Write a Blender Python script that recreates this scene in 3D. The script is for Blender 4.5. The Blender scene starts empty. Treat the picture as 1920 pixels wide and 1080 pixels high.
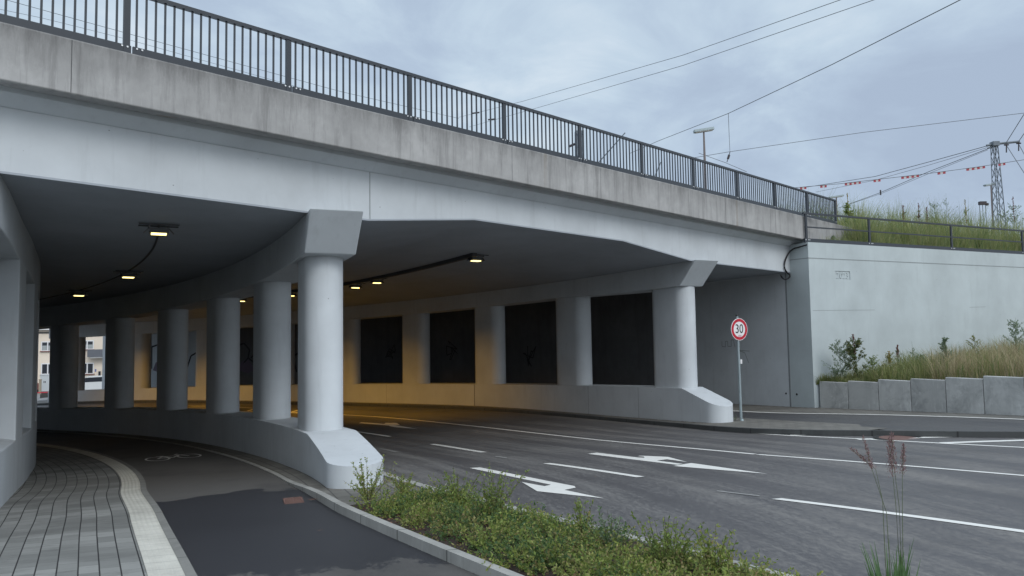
import bpy, math, random
import numpy as np
from mathutils import Vector, Matrix

random.seed(7)
rng = np.random.default_rng(7)
scn = bpy.context.scene
COL = scn.collection
R = math.radians

# ------------------------------------------------------------------ camera
F_PX, HOR, ROLL = 1387.0, 88.0, 0.016
pit = math.atan(HOR / F_PX)
cF = Vector((0, math.cos(pit), math.sin(pit)))
r0 = Vector((1, 0, 0))
u0 = Vector((0, -math.sin(pit), math.cos(pit)))
cR = r0 * math.cos(ROLL) - u0 * math.sin(ROLL)
cU = r0 * math.sin(ROLL) + u0 * math.cos(ROLL)
cam_d = bpy.data.cameras.new('camera')
cam = bpy.data.objects.new('camera', cam_d)
COL.objects.link(cam)
cam.matrix_world = Matrix(((cR.x, cU.x, -cF.x, 0), (cR.y, cU.y, -cF.y, 0), (cR.z, cU.z, -cF.z, 0), (0, 0, 0, 1)))
cam_d.sensor_width = 36.0
cam_d.lens = F_PX / 1920 * 36
cam_d.clip_start = 0.05
cam_d.clip_end = 6000
scn.camera = cam


def ray(x, y):
    return cF + cR * ((x - 960) / F_PX) - cU * ((y - 540) / F_PX)


def at_depth(x, y, dep):           # point seen at photo pixel (x, y), dep metres ahead
    d = ray(x, y)
    return d * (dep / d.y)


# ------------------------------------------------------------------ tunnel coordinates
K = 1.055                          # the underpass is an arc about CC: (phi, rho, z) in units of K metres
CC = (-35.2455, -2.7968)
A0 = 0.4650
RL, RR = 35.604, 46.666            # the two pier rows
STEP = 0.1115


def lerp_tab(tab):
    tab = sorted(tab)
    xs = [t[0] for t in tab]
    ys = [t[1] for t in tab]
    n = len(xs)
    d = [(ys[i + 1] - ys[i]) / (xs[i + 1] - xs[i]) for i in range(n - 1)]
    m = [d[0]] + [0 if d[i - 1] * d[i] <= 0 else 2 * d[i - 1] * d[i] / (d[i - 1] + d[i]) for i in range(1, n - 1)] + [d[-1]]

    def f(x):
        if x <= xs[0]:
            return ys[0] + d[0] * (x - xs[0]) * 0.0
        if x >= xs[-1]:
            return ys[-1]
        i = max(j for j in range(n - 1) if xs[j] <= x)
        h = xs[i + 1] - xs[i]
        t = (x - xs[i]) / h
        return (1 + 2 * t) * (1 - t) ** 2 * ys[i] + t * (1 - t) ** 2 * h * m[i] + t * t * (3 - 2 * t) * ys[i + 1] + t * t * (t - 1) * h * m[i + 1]
    return f


g0 = lerp_tab([(-1.6, -1.45), (-.8, -1.5), (-.386, -1.64), (-.2, -1.87), (-.07, -2.12), (.042, -2.40), (.15, -2.62),
               (.3, -2.86), (.45, -3.08), (.6, -3.25), (.8, -3.4), (1.0, -3.75), (1.15, -4.6), (1.3, -5.3), (1.6, -5.6)])


def sm(a, b, x):
    t = min(1, max(0, (x - a) / (b - a)))
    return t * t * (3 - 2 * t)


def gz(ph, rho):                   # carriageway height
    c = -.12 + .14 * sm(0, .3, ph)
    return g0(ph) + c * min(max(rho - 36.4, 0), 9) / 9


def zp(ph):                        # raised pavement on the far side
    return g0(ph) + .13 * sm(.05, .3, ph)


def pol(ph, rho):
    return (CC[0] + rho * math.cos(A0 + ph), CC[1] + rho * math.sin(A0 + ph))


def P(ph, rho, z):
    x, y = pol(ph, rho)
    return Vector((x * K, y * K, z * K))


def topol(p):
    x, y = p[0] / K - CC[0], p[1] / K - CC[1]
    return math.atan2(y, x) - A0, math.hypot(x, y)


def head(ph):                      # horizontal unit vectors: along the arc, outward
    a = A0 + ph
    return Vector((-math.sin(a), math.cos(a), 0)), Vector((math.cos(a), math.sin(a), 0))


def ground_at(x, y, zf):           # where the view ray through a photo pixel meets a ground surface zf(phi, rho)
    d = ray(x, y)
    lo, t = 2.0, 2.0
    while t < 160:
        p = d * t
        ph, rh = topol(p)
        if p.z < zf(ph, rh) * K:
            a, b = t - .15, t
            for _ in range(28):
                m = (a + b) / 2
                q = d * m
                ph, rh = topol(q)
                if q.z < zf(ph, rh) * K:
                    b = m
                else:
                    a = m
            return d * b
        t += .15
    return d * 160


# ------------------------------------------------------------------ mesh helpers
class MB:
    def __init__(s):
        s.v, s.f, s.uv, s.mi = [], [], [], []

    def add(s, verts, faces, uv=None, mi=0):
        o = len(s.v)
        s.v += [tuple(p) for p in verts]
        s.uv += list(uv) if uv else [(0, 0)] * len(verts)
        for f in faces:
            s.f.append([o + i for i in f])
            s.mi.append(mi)
        return s

    def box(s, c, size, rz=0, mi=0, M=None):
        sx, sy, sz = size[0] / 2, size[1] / 2, size[2] / 2
        vs = [Vector((x, y, z)) for z in (-sz, sz) for (x, y) in ((-sx, -sy), (sx, -sy), (sx, sy), (-sx, sy))]
        T = M if M is not None else Matrix.Rotation(rz, 3, 'Z')
        vs = [T @ v + Vector(c) for v in vs]
        return s.add(vs, [(3, 2, 1, 0), (4, 5, 6, 7), (0, 1, 5, 4), (1, 2, 6, 5), (2, 3, 7, 6), (3, 0, 4, 7)], None, mi)

    def tube(s, pts, r, n=6, mi=0, cap=True):
        pts = [Vector(p) for p in pts]
        rs = r if isinstance(r, (list, tuple)) else [r] * len(pts)
        rings = []
        for i, p in enumerate(pts):
            d = (pts[min(i + 1, len(pts) - 1)] - pts[max(i - 1, 0)]).normalized()
            a = d.cross(Vector((0, 0, 1)))
            if a.length < 1e-3:
                a = Vector((1, 0, 0))
            a.normalize()
            b = d.cross(a)
            rings.append([p + (a * math.cos(2 * math.pi * k / n) + b * math.sin(2 * math.pi * k / n)) * rs[i] for k in range(n)])
        vs = [v for q in rings for v in q]
        fs = [(i * n + k, i * n + (k + 1) % n, (i + 1) * n + (k + 1) % n, (i + 1) * n + k) for i in range(len(pts) - 1) for k in range(n)]
        if cap:
            fs += [tuple(range(n))[::-1], tuple((len(pts) - 1) * n + k for k in range(n))]
        return s.add(vs, fs, None, mi)

    def prism(s, poly, z0, z1, mi=0):       # poly of (x, y); z0/z1 scalars
        n = len(poly)
        vs = [(p[0], p[1], z0) for p in poly] + [(p[0], p[1], z1) for p in poly]
        fs = [tuple(range(n))[::-1], tuple(range(n, 2 * n))] + [(i, (i + 1) % n, n + (i + 1) % n, n + i) for i in range(n)]
        return s.add(vs, fs, None, mi)

    def rings(s, rings, closed=True, caps=True, mi=0, uvs=None):   # loft equal-length rings
        n, m = len(rings[0]), len(rings)
        vs = [p for q in rings for p in q]
        uv = [p for q in uvs for p in q] if uvs else None
        kk = n if closed else n - 1
        fs = [(i * n + k, i * n + (k + 1) % n, (i + 1) * n + (k + 1) % n, (i + 1) * n + k) for i in range(m - 1) for k in range(kk)]
        if caps and closed:
            fs += [tuple(range(n))[::-1], tuple((m - 1) * n + k for k in range(n))]
        return s.add(vs, fs, uv, mi)

    def build(s, name, mats, parent=None, smooth=None, loc=None):
        me = bpy.data.meshes.new(name)
        base = Vector((0, 0, 0))
        if parent is not None:
            q = parent
            while q is not None:
                base += q.location
                q = q.parent
        elif loc is not None:
            base = Vector(loc)
        me.from_pydata([(v[0] - base.x, v[1] - base.y, v[2] - base.z) for v in s.v], [], s.f)
        if not isinstance(mats, (list, tuple)):
            mats = [mats]
        for m in mats:
            me.materials.append(m)
        if max(s.mi, default=0) > 0:
            me.polygons.foreach_set('material_index', s.mi)
        if any(u != (0, 0) for u in s.uv):
            ul = me.uv_layers.new(name='UVMap')
            li = np.empty(len(me.loops), dtype=np.int32)
            me.loops.foreach_get('vertex_index', li)
            ul.data.foreach_set('uv', np.array(s.uv, dtype=np.float32)[li].ravel())
        me.validate()
        me.update()
        if smooth is not None:
            me.shade_smooth()
            me.set_sharp_from_angle(angle=R(smooth))
        o = bpy.data.objects.new(name, me)
        COL.objects.link(o)
        if parent is not None:
            o.parent = parent
        elif loc is not None:
            o.location = base
        return o


def tag(o, label=None, cat=None, group=None, kind=None):
    if label:
        o['label'] = label
    if cat:
        o['category'] = cat
    if group:
        o['group'] = group
    if kind:
        o['kind'] = kind
    return o


def thing(name, label, cat, loc=(0, 0, 0), group=None):
    o = bpy.data.objects.new(name, None)
    o.empty_display_size = .2
    COL.objects.link(o)
    o.location = loc
    return tag(o, label, cat, group)


def dup(root, loc, rz=None, label=None):
    r = root.copy()
    COL.objects.link(r)
    r.location = loc
    if rz is not None:
        r.rotation_euler = (0, 0, rz)
    if label:
        r['label'] = label
    for ch in list(root.children):
        c = ch.copy()
        COL.objects.link(c)
        c.parent = r
        for g in ch.children:
            d = g.copy()
            COL.objects.link(d)
            d.parent = c
    return r


def struct(mb, name, mats, smooth=None, label=None):
    o = mb.build(name, mats, None, smooth)
    tag(o, label, None, None, 'structure')
    return o


def strip(mb, f_in, f_out, ph0, ph1, zf, dz, step=.012, nr=2, mi=0, along=None):
    """ground sheet between two lines rho = f(phi)"""
    n = max(2, int(abs(ph1 - ph0) / step) + 1)
    vs, uv = [], []
    for i in range(n):
        ph = ph0 + (ph1 - ph0) * i / (n - 1)
        a, b = f_in(ph), f_out(ph)
        for j in range(nr):
            rho = a + (b - a) * j / (nr - 1)
            vs.append(P(ph, rho, zf(ph, rho)) + Vector((0, 0, dz)))
            uv.append((ph * 38 + 50, rho - along(ph) + 40 if along else rho))
    fs = [(i * nr + j, i * nr + j + 1, (i + 1) * nr + j + 1, (i + 1) * nr + j) for i in range(n - 1) for j in range(nr - 1)]
    mb.add(vs, fs, uv, mi)


def kerb(mb, f_in, f_out, ph0, ph1, z_lo, z_hi, step=.012, joint=None):
    """kerb of rectangular section following two lines"""
    n = max(2, int(abs(ph1 - ph0) / step) + 1)
    rg, us = [], []
    for i in range(n):
        ph = ph0 + (ph1 - ph0) * i / (n - 1)
        a, b = f_in(ph), f_out(ph)
        lo, hi = z_lo(ph, (a + b) / 2), z_hi(ph, (a + b) / 2)
        rg.append([P(ph, a, lo), P(ph, b, lo), P(ph, b, hi), P(ph, a, hi)])
        us.append([(ph * 38 + 50, 0), (ph * 38 + 50, .1), (ph * 38 + 50, .2), (ph * 38 + 50, .3)])
    mb.rings(rg, uvs=us)


# ------------------------------------------------------------------ materials
def new_mat(name):
    m = bpy.data.materials.new(name)
    m.use_nodes = True
    nt = m.node_tree
    for n in list(nt.nodes):
        nt.nodes.remove(n)
    out = nt.nodes.new('ShaderNodeOutputMaterial')
    b = nt.nodes.new('ShaderNodeBsdfPrincipled')
    nt.links.new(b.outputs[0], out.inputs[0])
    return m, nt, b


def nd(nt, t, **kw):
    n = nt.nodes.new(t)
    for k, v in kw.items():
        if k.startswith('i_'):
            key = k[2:]
            n.inputs[int(key) if key.isdigit() else key.replace('_', ' ')].default_value = v
        else:
            setattr(n, k, v)
    return n


def coord(nt, which='Object', scale=(1, 1, 1), rot=(0, 0, 0)):
    tc = nd(nt, 'ShaderNodeTexCoord')
    mp = nd(nt, 'ShaderNodeMapping')
    mp.inputs['Scale'].default_value = scale
    mp.inputs['Rotation'].default_value = rot
    nt.links.new(tc.outputs[which], mp.inputs['Vector'])
    return mp.outputs['Vector']


def noise(nt, vec, scale, detail=5, rough=.6, dist=0):
    n = nd(nt, 'ShaderNodeTexNoise')
    n.inputs['Scale'].default_value = scale
    n.inputs['Detail'].default_value = detail
    n.inputs['Roughness'].default_value = rough
    n.inputs['Distortion'].default_value = dist
    nt.links.new(vec, n.inputs['Vector'])
    return n.outputs['Fac']


def ramp(nt, fac, stops, interp='LINEAR'):
    r = nd(nt, 'ShaderNodeValToRGB')
    r.color_ramp.interpolation = interp
    el = r.color_ramp.elements
    while len(el) < len(stops):
        el.new(.5)
    for e, (p, c) in zip(el, stops):
        e.position = p
        e.color = (c, c, c, 1) if isinstance(c, (int, float)) else (*c, 1)
    nt.links.new(fac, r.inputs['Fac'])
    return r.outputs['Color']


def mixc(nt, a, b, fac, mode='MIX'):
    m = nd(nt, 'ShaderNodeMix', data_type='RGBA', blend_type=mode)
    for s, val in ((6, a), (7, b), (0, fac)):
        if isinstance(val, (tuple, list)):
            m.inputs[s].default_value = (*val, 1)
        elif isinstance(val, (int, float)):
            m.inputs[s].default_value = val
        else:
            nt.links.new(val, m.inputs[s])
    return m.outputs[2]


def bump(nt, b, h, strength=.3, dist=.01):
    n = nd(nt, 'ShaderNodeBump')
    n.inputs['Strength'].default_value = strength
    n.inputs['Distance'].default_value = dist
    nt.links.new(h, n.inputs['Height'])
    nt.links.new(n.outputs[0], b.inputs['Normal'])


def plain(name, col, rough=.6, metal=0, var=.15, scale=6):
    m, nt, b = new_mat(name)
    v = coord(nt, 'Object')
    f = noise(nt, v, scale, 4)
    c = mixc(nt, tuple(x * (1 - var) for x in col), tuple(min(1, x * (1 + var)) for x in col), f)
    nt.links.new(c, b.inputs['Base Color'])
    b.inputs['Roughness'].default_value = rough
    b.inputs['Metallic'].default_value = metal
    return m


def emit(name, col, strength):
    m, nt, b = new_mat(name)
    b.inputs['Base Color'].default_value = (*col, 1)
    b.inputs['Emission Color'].default_value = (*col, 1)
    b.inputs['Emission Strength'].default_value = strength
    return m


def painted(name, col, streak=.12):
    """pale grey painted concrete with faint runs, patches and air holes"""
    m, nt, b = new_mat(name)
    v = coord(nt, 'Object')
    vs = coord(nt, 'Object', (1, 1, .12))
    big = noise(nt, v, .7, 5, .6)
    run = noise(nt, vs, 5, 5, .65)
    fine = noise(nt, v, 30, 4, .7)
    c = mixc(nt, tuple(x * .87 for x in col), tuple(x * 1.06 for x in col), ramp(nt, big, [(.3, 0), (.7, 1)]))
    c = mixc(nt, c, tuple(x * (1 - 2.2 * streak) for x in col), ramp(nt, run, [(.55, 0), (.8, .55)]))
    vor = nd(nt, 'ShaderNodeTexVoronoi')
    vor.inputs['Scale'].default_value = 3.2
    nt.links.new(v, vor.inputs['Vector'])
    c = mixc(nt, c, tuple(x * .35 for x in col), ramp(nt, vor.outputs['Distance'], [(.025, .8), (.04, 0)]))
    nt.links.new(c, b.inputs['Base Color'])
    b.inputs['Roughness'].default_value = .7
    bump(nt, b, fine, .12, .006)
    return m


def nd_range(nt, val, a, b_):
    mr = nd(nt, 'ShaderNodeMapRange')
    nt.links.new(val, mr.inputs[0])
    mr.inputs[1].default_value = a
    mr.inputs[2].default_value = b_
    return mr.outputs[0]


def raw_concrete(name, col, dark, streak_scale=4.5, amount=.8, joint=0, topz=None, vary=0):
    m, nt, b = new_mat(name)
    v = coord(nt, 'Object')
    vs = coord(nt, 'Object', (1, 1, .07))
    vs2 = coord(nt, 'Object', (1, 1, .16))
    big = noise(nt, v, .9, 6, .65)
    med = noise(nt, v, 5, 6, .7)
    run = noise(nt, vs, streak_scale, 6, .72)
    run2 = noise(nt, vs2, 14, 4, .7)
    c = mixc(nt, tuple(x * .8 for x in col), tuple(x * 1.18 for x in col), ramp(nt, big, [(.3, 0), (.7, 1)]))
    if vary:          # castings differ a little, with big cloudy damp patches
        oi = nd(nt, 'ShaderNodeObjectInfo')
        c = mixc(nt, tuple(x * (1 - vary) for x in col), c, ramp(nt, oi.outputs['Random'], [(0, .15), (1, 1)]))
        off = nd(nt, 'ShaderNodeVectorMath', operation='ADD')
        sc2 = nd(nt, 'ShaderNodeVectorMath', operation='SCALE')
        nt.links.new(oi.outputs['Random'], sc2.inputs['Scale'])
        sc2.inputs[0].default_value = (37, 23, 11)
        nt.links.new(v, off.inputs[0])
        nt.links.new(sc2.outputs[0], off.inputs[1])
        c = mixc(nt, c, dark, ramp(nt, noise(nt, off.outputs[0], 1.6, 7, .72, .6), [(.48, 0), (.66, .75)]))
        c = mixc(nt, c, tuple(min(1, x * 1.25) for x in col), ramp(nt, noise(nt, off.outputs[0], 2.6, 6, .7, .3), [(.58, 0), (.7, .6)]))
    c = mixc(nt, c, tuple(x * .82 for x in col), ramp(nt, med, [(.45, 0), (.75, .6)]))
    c = mixc(nt, c, dark, ramp(nt, run, [(.5, 0), (.62, .45 * amount), (.78, amount)]))
    c = mixc(nt, c, tuple(min(1, x * 1.3) for x in col), ramp(nt, run2, [(.58, 0), (.75, .5)]))
    if joint:
        sp = nd(nt, 'ShaderNodeSeparateXYZ')
        nt.links.new(coord(nt, 'UV'), sp.inputs[0])
        dv = nd(nt, 'ShaderNodeMath', operation='DIVIDE')
        nt.links.new(sp.outputs[0], dv.inputs[0])
        dv.inputs[1].default_value = joint
        fr = nd(nt, 'ShaderNodeMath', operation='FRACT')
        nt.links.new(dv.outputs[0], fr.inputs[0])
        c = mixc(nt, c, tuple(x * .25 for x in dark), ramp(nt, fr.outputs[0], [(0, .9), (.018, 0), (.985, 0), (1, .9)]))
    if topz:          # black growth and wash marks hanging from the upper edge
        sp = nd(nt, 'ShaderNodeSeparateXYZ')
        nt.links.new(v, sp.inputs[0])
        ad = nd(nt, 'ShaderNodeMath', operation='MULTIPLY_ADD')
        nt.links.new(noise(nt, coord(nt, 'Object', (1, 1, .25)), 2.2, 6, .75), ad.inputs[0])
        ad.inputs[1].default_value = 1.5
        nt.links.new(sp.outputs[2], ad.inputs[2])
        c = mixc(nt, c, tuple(x * .75 for x in dark), ramp(nt, nd_range(nt, ad.outputs[0], topz, topz + .7), [(0, 0), (.5, .28), (1, .8)]))
        rs = noise(nt, coord(nt, 'Object', (1, 1, .03)), 1.7, 3, .5)
        c = mixc(nt, c, (.20, .15, .09), ramp(nt, rs, [(.66, 0), (.72, .45)]))
    nt.links.new(c, b.inputs['Base Color'])
    b.inputs['Roughness'].default_value = .85
    bump(nt, b, noise(nt, v, 40, 5, .7), .25, .006)
    return m


def asphalt(name, wet, dry, lo=.5, hi=.6, uvs=(.10, .9), edge=None, spec=.35):
    """asphalt: worn dry patches drawn out along the lane (UV runs along the road)"""
    m, nt, b = new_mat(name)
    uv = coord(nt, 'UV', (uvs[0], uvs[1], 1))
    uvf = coord(nt, 'UV', (3.2, 7.0, 1))
    v = coord(nt, 'Object')
    big = noise(nt, uv, 1.3, 6, .7, .1)
    fleck = noise(nt, uvf, 3.5, 6, .78, .1)
    add = nd(nt, 'ShaderNodeMath', operation='MULTIPLY_ADD')
    nt.links.new(fleck, add.inputs[0])
    add.inputs[1].default_value = 1.0
    nt.links.new(big, add.inputs[2])
    s = nd(nt, 'ShaderNodeMath', operation='MULTIPLY')
    nt.links.new(add.outputs[0], s.inputs[0])
    s.inputs[1].default_value = .5
    fac = ramp(nt, s.outputs[0], [(lo, 0), (hi, 1)])
    if edge is not None:
        sep = nd(nt, 'ShaderNodeSeparateXYZ')
        nt.links.new(coord(nt, 'UV'), sep.inputs[0])
        wob = nd(nt, 'ShaderNodeMath', operation='MULTIPLY_ADD')
        nt.links.new(noise(nt, coord(nt, 'UV', (.5, .5, 1)), 1.4, 4, .55), wob.inputs[0])
        wob.inputs[1].default_value = 3.4
        nt.links.new(sep.outputs[0], wob.inputs[2])
        mr = nd(nt, 'ShaderNodeMapRange')
        nt.links.new(wob.outputs[0], mr.inputs[0])
        mr.inputs[1].default_value = edge
        mr.inputs[2].default_value = edge + .05
        mx = nd(nt, 'ShaderNodeMath', operation='MAXIMUM')
        f2 = nd(nt, 'ShaderNodeMath', operation='MULTIPLY')
        nt.links.new(mr.outputs[0], f2.inputs[0])
        f2.inputs[1].default_value = .75
        nt.links.new(f2.outputs[0], mx.inputs[0])
        nt.links.new(fac, mx.inputs[1])
        fac = mx.outputs[0]
    if edge is not None:
        w2 = nd(nt, 'ShaderNodeMath', operation='MULTIPLY_ADD')
        nt.links.new(noise(nt, coord(nt, 'UV', (1.1, 1.3, 1)), 1.9, 9, .82), w2.inputs[0])
        w2.inputs[1].default_value = 3.2
        nt.links.new(sep.outputs[0], w2.inputs[2])
        m2_ = nd(nt, 'ShaderNodeMapRange')
        nt.links.new(w2.outputs[0], m2_.inputs[0])
        m2_.inputs[1].default_value = 43.75
        m2_.inputs[2].default_value = 43.55
        mx2 = nd(nt, 'ShaderNodeMath', operation='MAXIMUM')
        m2s = nd(nt, 'ShaderNodeMath', operation='MULTIPLY')
        nt.links.new(m2_.outputs[0], m2s.inputs[0])
        m2s.inputs[1].default_value = .75
        nt.links.new(m2s.outputs[0], mx2.inputs[0])
        nt.links.new(fac, mx2.inputs[1])
        fac = mx2.outputs[0]
    grain = noise(nt, v, 90, 3, .8)
    c = mixc(nt, wet, dry, fac)
    c = mixc(nt, c, tuple(x * .72 for x in wet), ramp(nt, noise(nt, coord(nt, 'Object'), .55, 4, .6), [(.5, 0), (.7, .5)]))
    c = mixc(nt, c, tuple(x * 2.2 for x in dry), ramp(nt, grain, [(.62, 0), (.74, .35)]))
    c = mixc(nt, c, tuple(x * .4 for x in wet), ramp(nt, grain, [(.28, .45), (.4, 0)]))
    nt.links.new(c, b.inputs['Base Color'])
    rg = ramp(nt, fac, [(0, .5), (1, .85)])
    nt.links.new(rg, b.inputs['Roughness'])
    b.inputs['Specular IOR Level'].default_value = spec
    bump(nt, b, grain, .5, .006)
    return m


def pavers(name, c1, c2, wdt, hgt, mortar=.012, joint=(.03, .03, .03), stain=.45, rows=True):
    m, nt, b = new_mat(name)
    uv = coord(nt, 'UV')
    br = nd(nt, 'ShaderNodeTexBrick')
    br.offset = .5
    br.inputs['Scale'].default_value = 1.0
    br.inputs['Brick Width'].default_value = wdt
    br.inputs['Row Height'].default_value = hgt
    br.inputs['Mortar Size'].default_value = mortar
    br.inputs['Mortar Smooth'].default_value = .3
    br.inputs['Bias'].default_value = 0
    br.inputs['Color1'].default_value = (*c1, 1)
    br.inputs['Color2'].default_value = (*c2, 1)
    br.inputs['Mortar'].default_value = (*joint, 1)
    nt.links.new(uv, br.inputs['Vector'])
    big = noise(nt, coord(nt, 'UV', (.45, .16, 1)), 1.6, 4, .6, .3)
    med = noise(nt, coord(nt, 'UV', (3.2, 1.0, 1)), 2.4, 5, .7)
    c = mixc(nt, br.outputs['Color'], tuple(x * .42 for x in c1), ramp(nt, big, [(.47, 0), (.58, stain)]))
    c = mixc(nt, c, tuple(x * .4 for x in c1), ramp(nt, med, [(.52, 0), (.66, stain * .9)]))
    if rows:      # long open joints between the rows, tight ones across
        sep = nd(nt, 'ShaderNodeSeparateXYZ')
        nt.links.new(uv, sep.inputs[0])
        fr = nd(nt, 'ShaderNodeMath', operation='DIVIDE')
        nt.links.new(sep.outputs[1], fr.inputs[0])
        fr.inputs[1].default_value = hgt
        f2 = nd(nt, 'ShaderNodeMath', operation='FRACT')
        nt.links.new(fr.outputs[0], f2.inputs[0])
        c = mixc(nt, c, (.006, .006, .007), ramp(nt, f2.outputs[0], [(0, 1), (.035, 1), (.065, 0), (.98, 0), (1, 1)]))
    nt.links.new(c, b.inputs['Base Color'])
    b.inputs['Roughness'].default_value = .8
    bump(nt, b, br.outputs['Fac'], -.25, .004)
    return m


def leafy(name, cols, rough=.55, trans=.25):
    m, nt, b = new_mat(name)
    geo = nd(nt, 'ShaderNodeNewGeometry')
    n = len(cols)
    c = ramp(nt, geo.outputs['Random Per Island'], [(i / (n - 1), col) for i, col in enumerate(cols)])
    nt.links.new(c, b.inputs['Base Color'])
    b.inputs['Roughness'].default_value = rough
    b.inputs['Specular IOR Level'].default_value = .3
    if trans:
        tr = nd(nt, 'ShaderNodeBsdfTranslucent')
        nt.links.new(c, tr.inputs[0])
        mx = nd(nt, 'ShaderNodeMixShader')
        mx.inputs[0].default_value = trans
        out = [q for q in nt.nodes if q.type == 'OUTPUT_MATERIAL'][0]
        nt.links.new(b.outputs[0], mx.inputs[1])
        nt.links.new(tr.outputs[0], mx.inputs[2])
        nt.links.new(mx.outputs[0], out.inputs[0])
    return m


PAINT = (.60, .645, .675)
M = {}
M['paint'] = painted('pale_painted_concrete', PAINT)
M['paint_wall'] = painted('painted_wing_wall', (.50, .565, .58), .08)
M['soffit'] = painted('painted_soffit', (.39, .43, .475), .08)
M['fascia'] = raw_concrete('weathered_fascia', (.395, .395, .39), (.16, .16, .157), 4.5, .85, 0, 4.2)
M['block'] = raw_concrete('precast_block', (.55, .565, .55), (.27, .28, .28), 2.5, .3, 0, None, .22)
M['curb'] = raw_concrete('kerb_concrete', (.36, .36, .335), (.13, .13, .12), 3, .5, 1.0)
M['curb_mid'] = raw_concrete('grey_path_kerb', (.21, .21, .195), (.10, .10, .095), 3, .5, 1.0)
M['curb_dark'] = raw_concrete('damp_kerb_concrete', (.075, .08, .08), (.04, .04, .042), 3, .5, 1.0)
M['road'] = asphalt('road_asphalt', (.085, .083, .086), (.20, .195, .185), .465, .60, (.09, 1.1))
M['path'] = asphalt('cycle_path_asphalt', (.034, .035, .040), (.13, .125, .115), .60, .66, (.22, .5), 49.1)
M['path_far'] = asphalt('far_path_asphalt', (.06, .06, .064), (.12, .12, .115), .45, .6)
M['pavers'] = pavers('grey_row_pavers', (.285, .29, .275), (.185, .19, .18), .33, .158, .005, (.11, .11, .105), .62)
M['slabs'] = pavers('grey_slabs', (.19, .185, .165), (.155, .15, .135), .32, .2, .012, (.07, .07, .065), .4, False)
M['line'] = plain('road_paint', (.74, .74, .70), .6, 0, .12, 9)
M['line_worn'] = plain('worn_road_paint', (.26, .26, .25), .7, 0, .3, 12)
M['steel'] = plain('anthracite_coated_steel', (.034, .042, .053), .45, 0, .12, 3)
M['galv'] = plain('galvanised_steel', (.33, .40, .42), .45, .4, .12, 8)
M['bolt'] = plain('zinc_bolt', (.75, .77, .78), .35, .3, .05, 8)
M['gap'] = plain('dark_joint', (.07, .075, .08), .9)
M['seam'] = plain('shallow_joint', (.27, .30, .31), .9)
M['black'] = plain('black_rubber', (.012, .012, .014), .5)
M['lamp_body'] = plain('dull_lamp_metal', (.10, .105, .11), .45, .5, .1, 9)
M['lens'] = emit('sodium_lens', (1.0, .80, .30), 3.2)
M['rust'] = plain('rusty_iron', (.15, .085, .07), .75, 0, .3, 15)
M['soil'] = plain('bark_mulch', (.035, .022, .017), .9, 0, .6, 30)
M['earth'] = plain('dry_earth', (.10, .085, .05), .95, 0, .35, 3)
M['spray'] = plain('black_spray_paint', (.012, .012, .016), .6)
M['spray_purple'] = plain('faded_purple_paint', (.16, .12, .17), .7)
M['spray_grey'] = plain('pale_spray_paint', (.42, .44, .47), .7)
M['red'] = plain('red_reflective', (.50, .015, .035), .4, 0, .05, 3)
M['white'] = plain('white_reflective', (.80, .80, .80), .4, 0, .04, 3)
M['ink'] = plain('black_reflective', (.01, .01, .01), .4)
M['lattice'] = plain('grey_lattice_steel', (.17, .20, .23), .6, .2, .2, 3)
M['insul'] = plain('brown_porcelain', (.035, .025, .03), .35)
M['wire'] = plain('weathered_copper_wire', (.10, .11, .12), .6)
M['leaf'] = leafy('low_shrub_leaf', [(.09, .155, .045), (.20, .28, .06), (.30, .37, .085), (.16, .23, .07), (.38, .40, .12), (.23, .31, .075), (.40, .32, .15)], .5, .4)
M['leaf_bright'] = leafy('young_shrub_leaf', [(.16, .24, .06), (.25, .32, .08), (.12, .19, .055), (.32, .37, .11)], .5, .35)
M['leaf_grey'] = leafy('grey_green_leaf', [(.17, .25, .15), (.26, .32, .21), (.13, .20, .12)], .55, .4)
M['leaf_red'] = leafy('red_green_leaf', [(.10, .16, .065), (.18, .18, .08), (.08, .13, .06)], .55, .35)
M['twig'] = plain('brown_twig', (.09, .065, .04), .8)
M['stem'] = plain('green_stem', (.10, .13, .06), .7)
M['grass_up'] = leafy('embankment_grass', [(.17, .24, .085), (.26, .31, .10), (.36, .36, .15), (.14, .22, .10), (.46, .43, .23), (.20, .28, .095)], .55, .35)
M['grass_low'] = leafy('bank_grass', [(.12, .19, .065), (.26, .30, .10), (.35, .33, .15), (.14, .21, .075), (.46, .40, .23)], .55, .35)
M['straw'] = leafy('dry_straw', [(.40, .34, .20), (.52, .45, .29), (.30, .25, .15), (.46, .37, .22)])
M['blade'] = leafy('reed_blade', [(.055, .12, .045), (.10, .19, .07), (.15, .25, .11)])
M['seed'] = leafy('purple_seed_head', [(.25, .15, .16), (.36, .24, .24), (.19, .12, .12), (.34, .28, .22)])
M['seed_yellow'] = leafy('yellow_flower', [(.45, .33, .05), (.30, .22, .06), (.17, .16, .06)])
M['seed_rust'] = leafy('rust_seed', [(.20, .07, .05), (.14, .06, .05), (.26, .12, .07)])
M['dead'] = leafy('dead_leaf', [(.14, .06, .035), (.22, .11, .07), (.08, .045, .03)], .8, 0)
M['render'] = plain('cream_render', (.80, .70, .58), .85, 0, .05, 1)
M['render_w'] = plain('white_render', (.78, .78, .76), .8, 0, .05, 1)
M['plinth_red'] = plain('red_plinth', (.20, .08, .07), .85, 0, .1, 2)
M['frame'] = plain('white_frame', (.78, .78, .78), .5, 0, .04, 2)
M['pane'] = plain('dark_pane', (.03, .035, .045), .12, 0, .2, 2)
M['curtain'] = plain('net_curtain', (.35, .38, .38), .8, 0, .2, 5)
M['balcony'] = plain('grey_balcony_sheet', (.12, .13, .15), .6, 0, .08, 2)
M['cabinet'] = plain('pale_cabinet', (.55, .58, .58), .6, 0, .06, 2)
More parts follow.
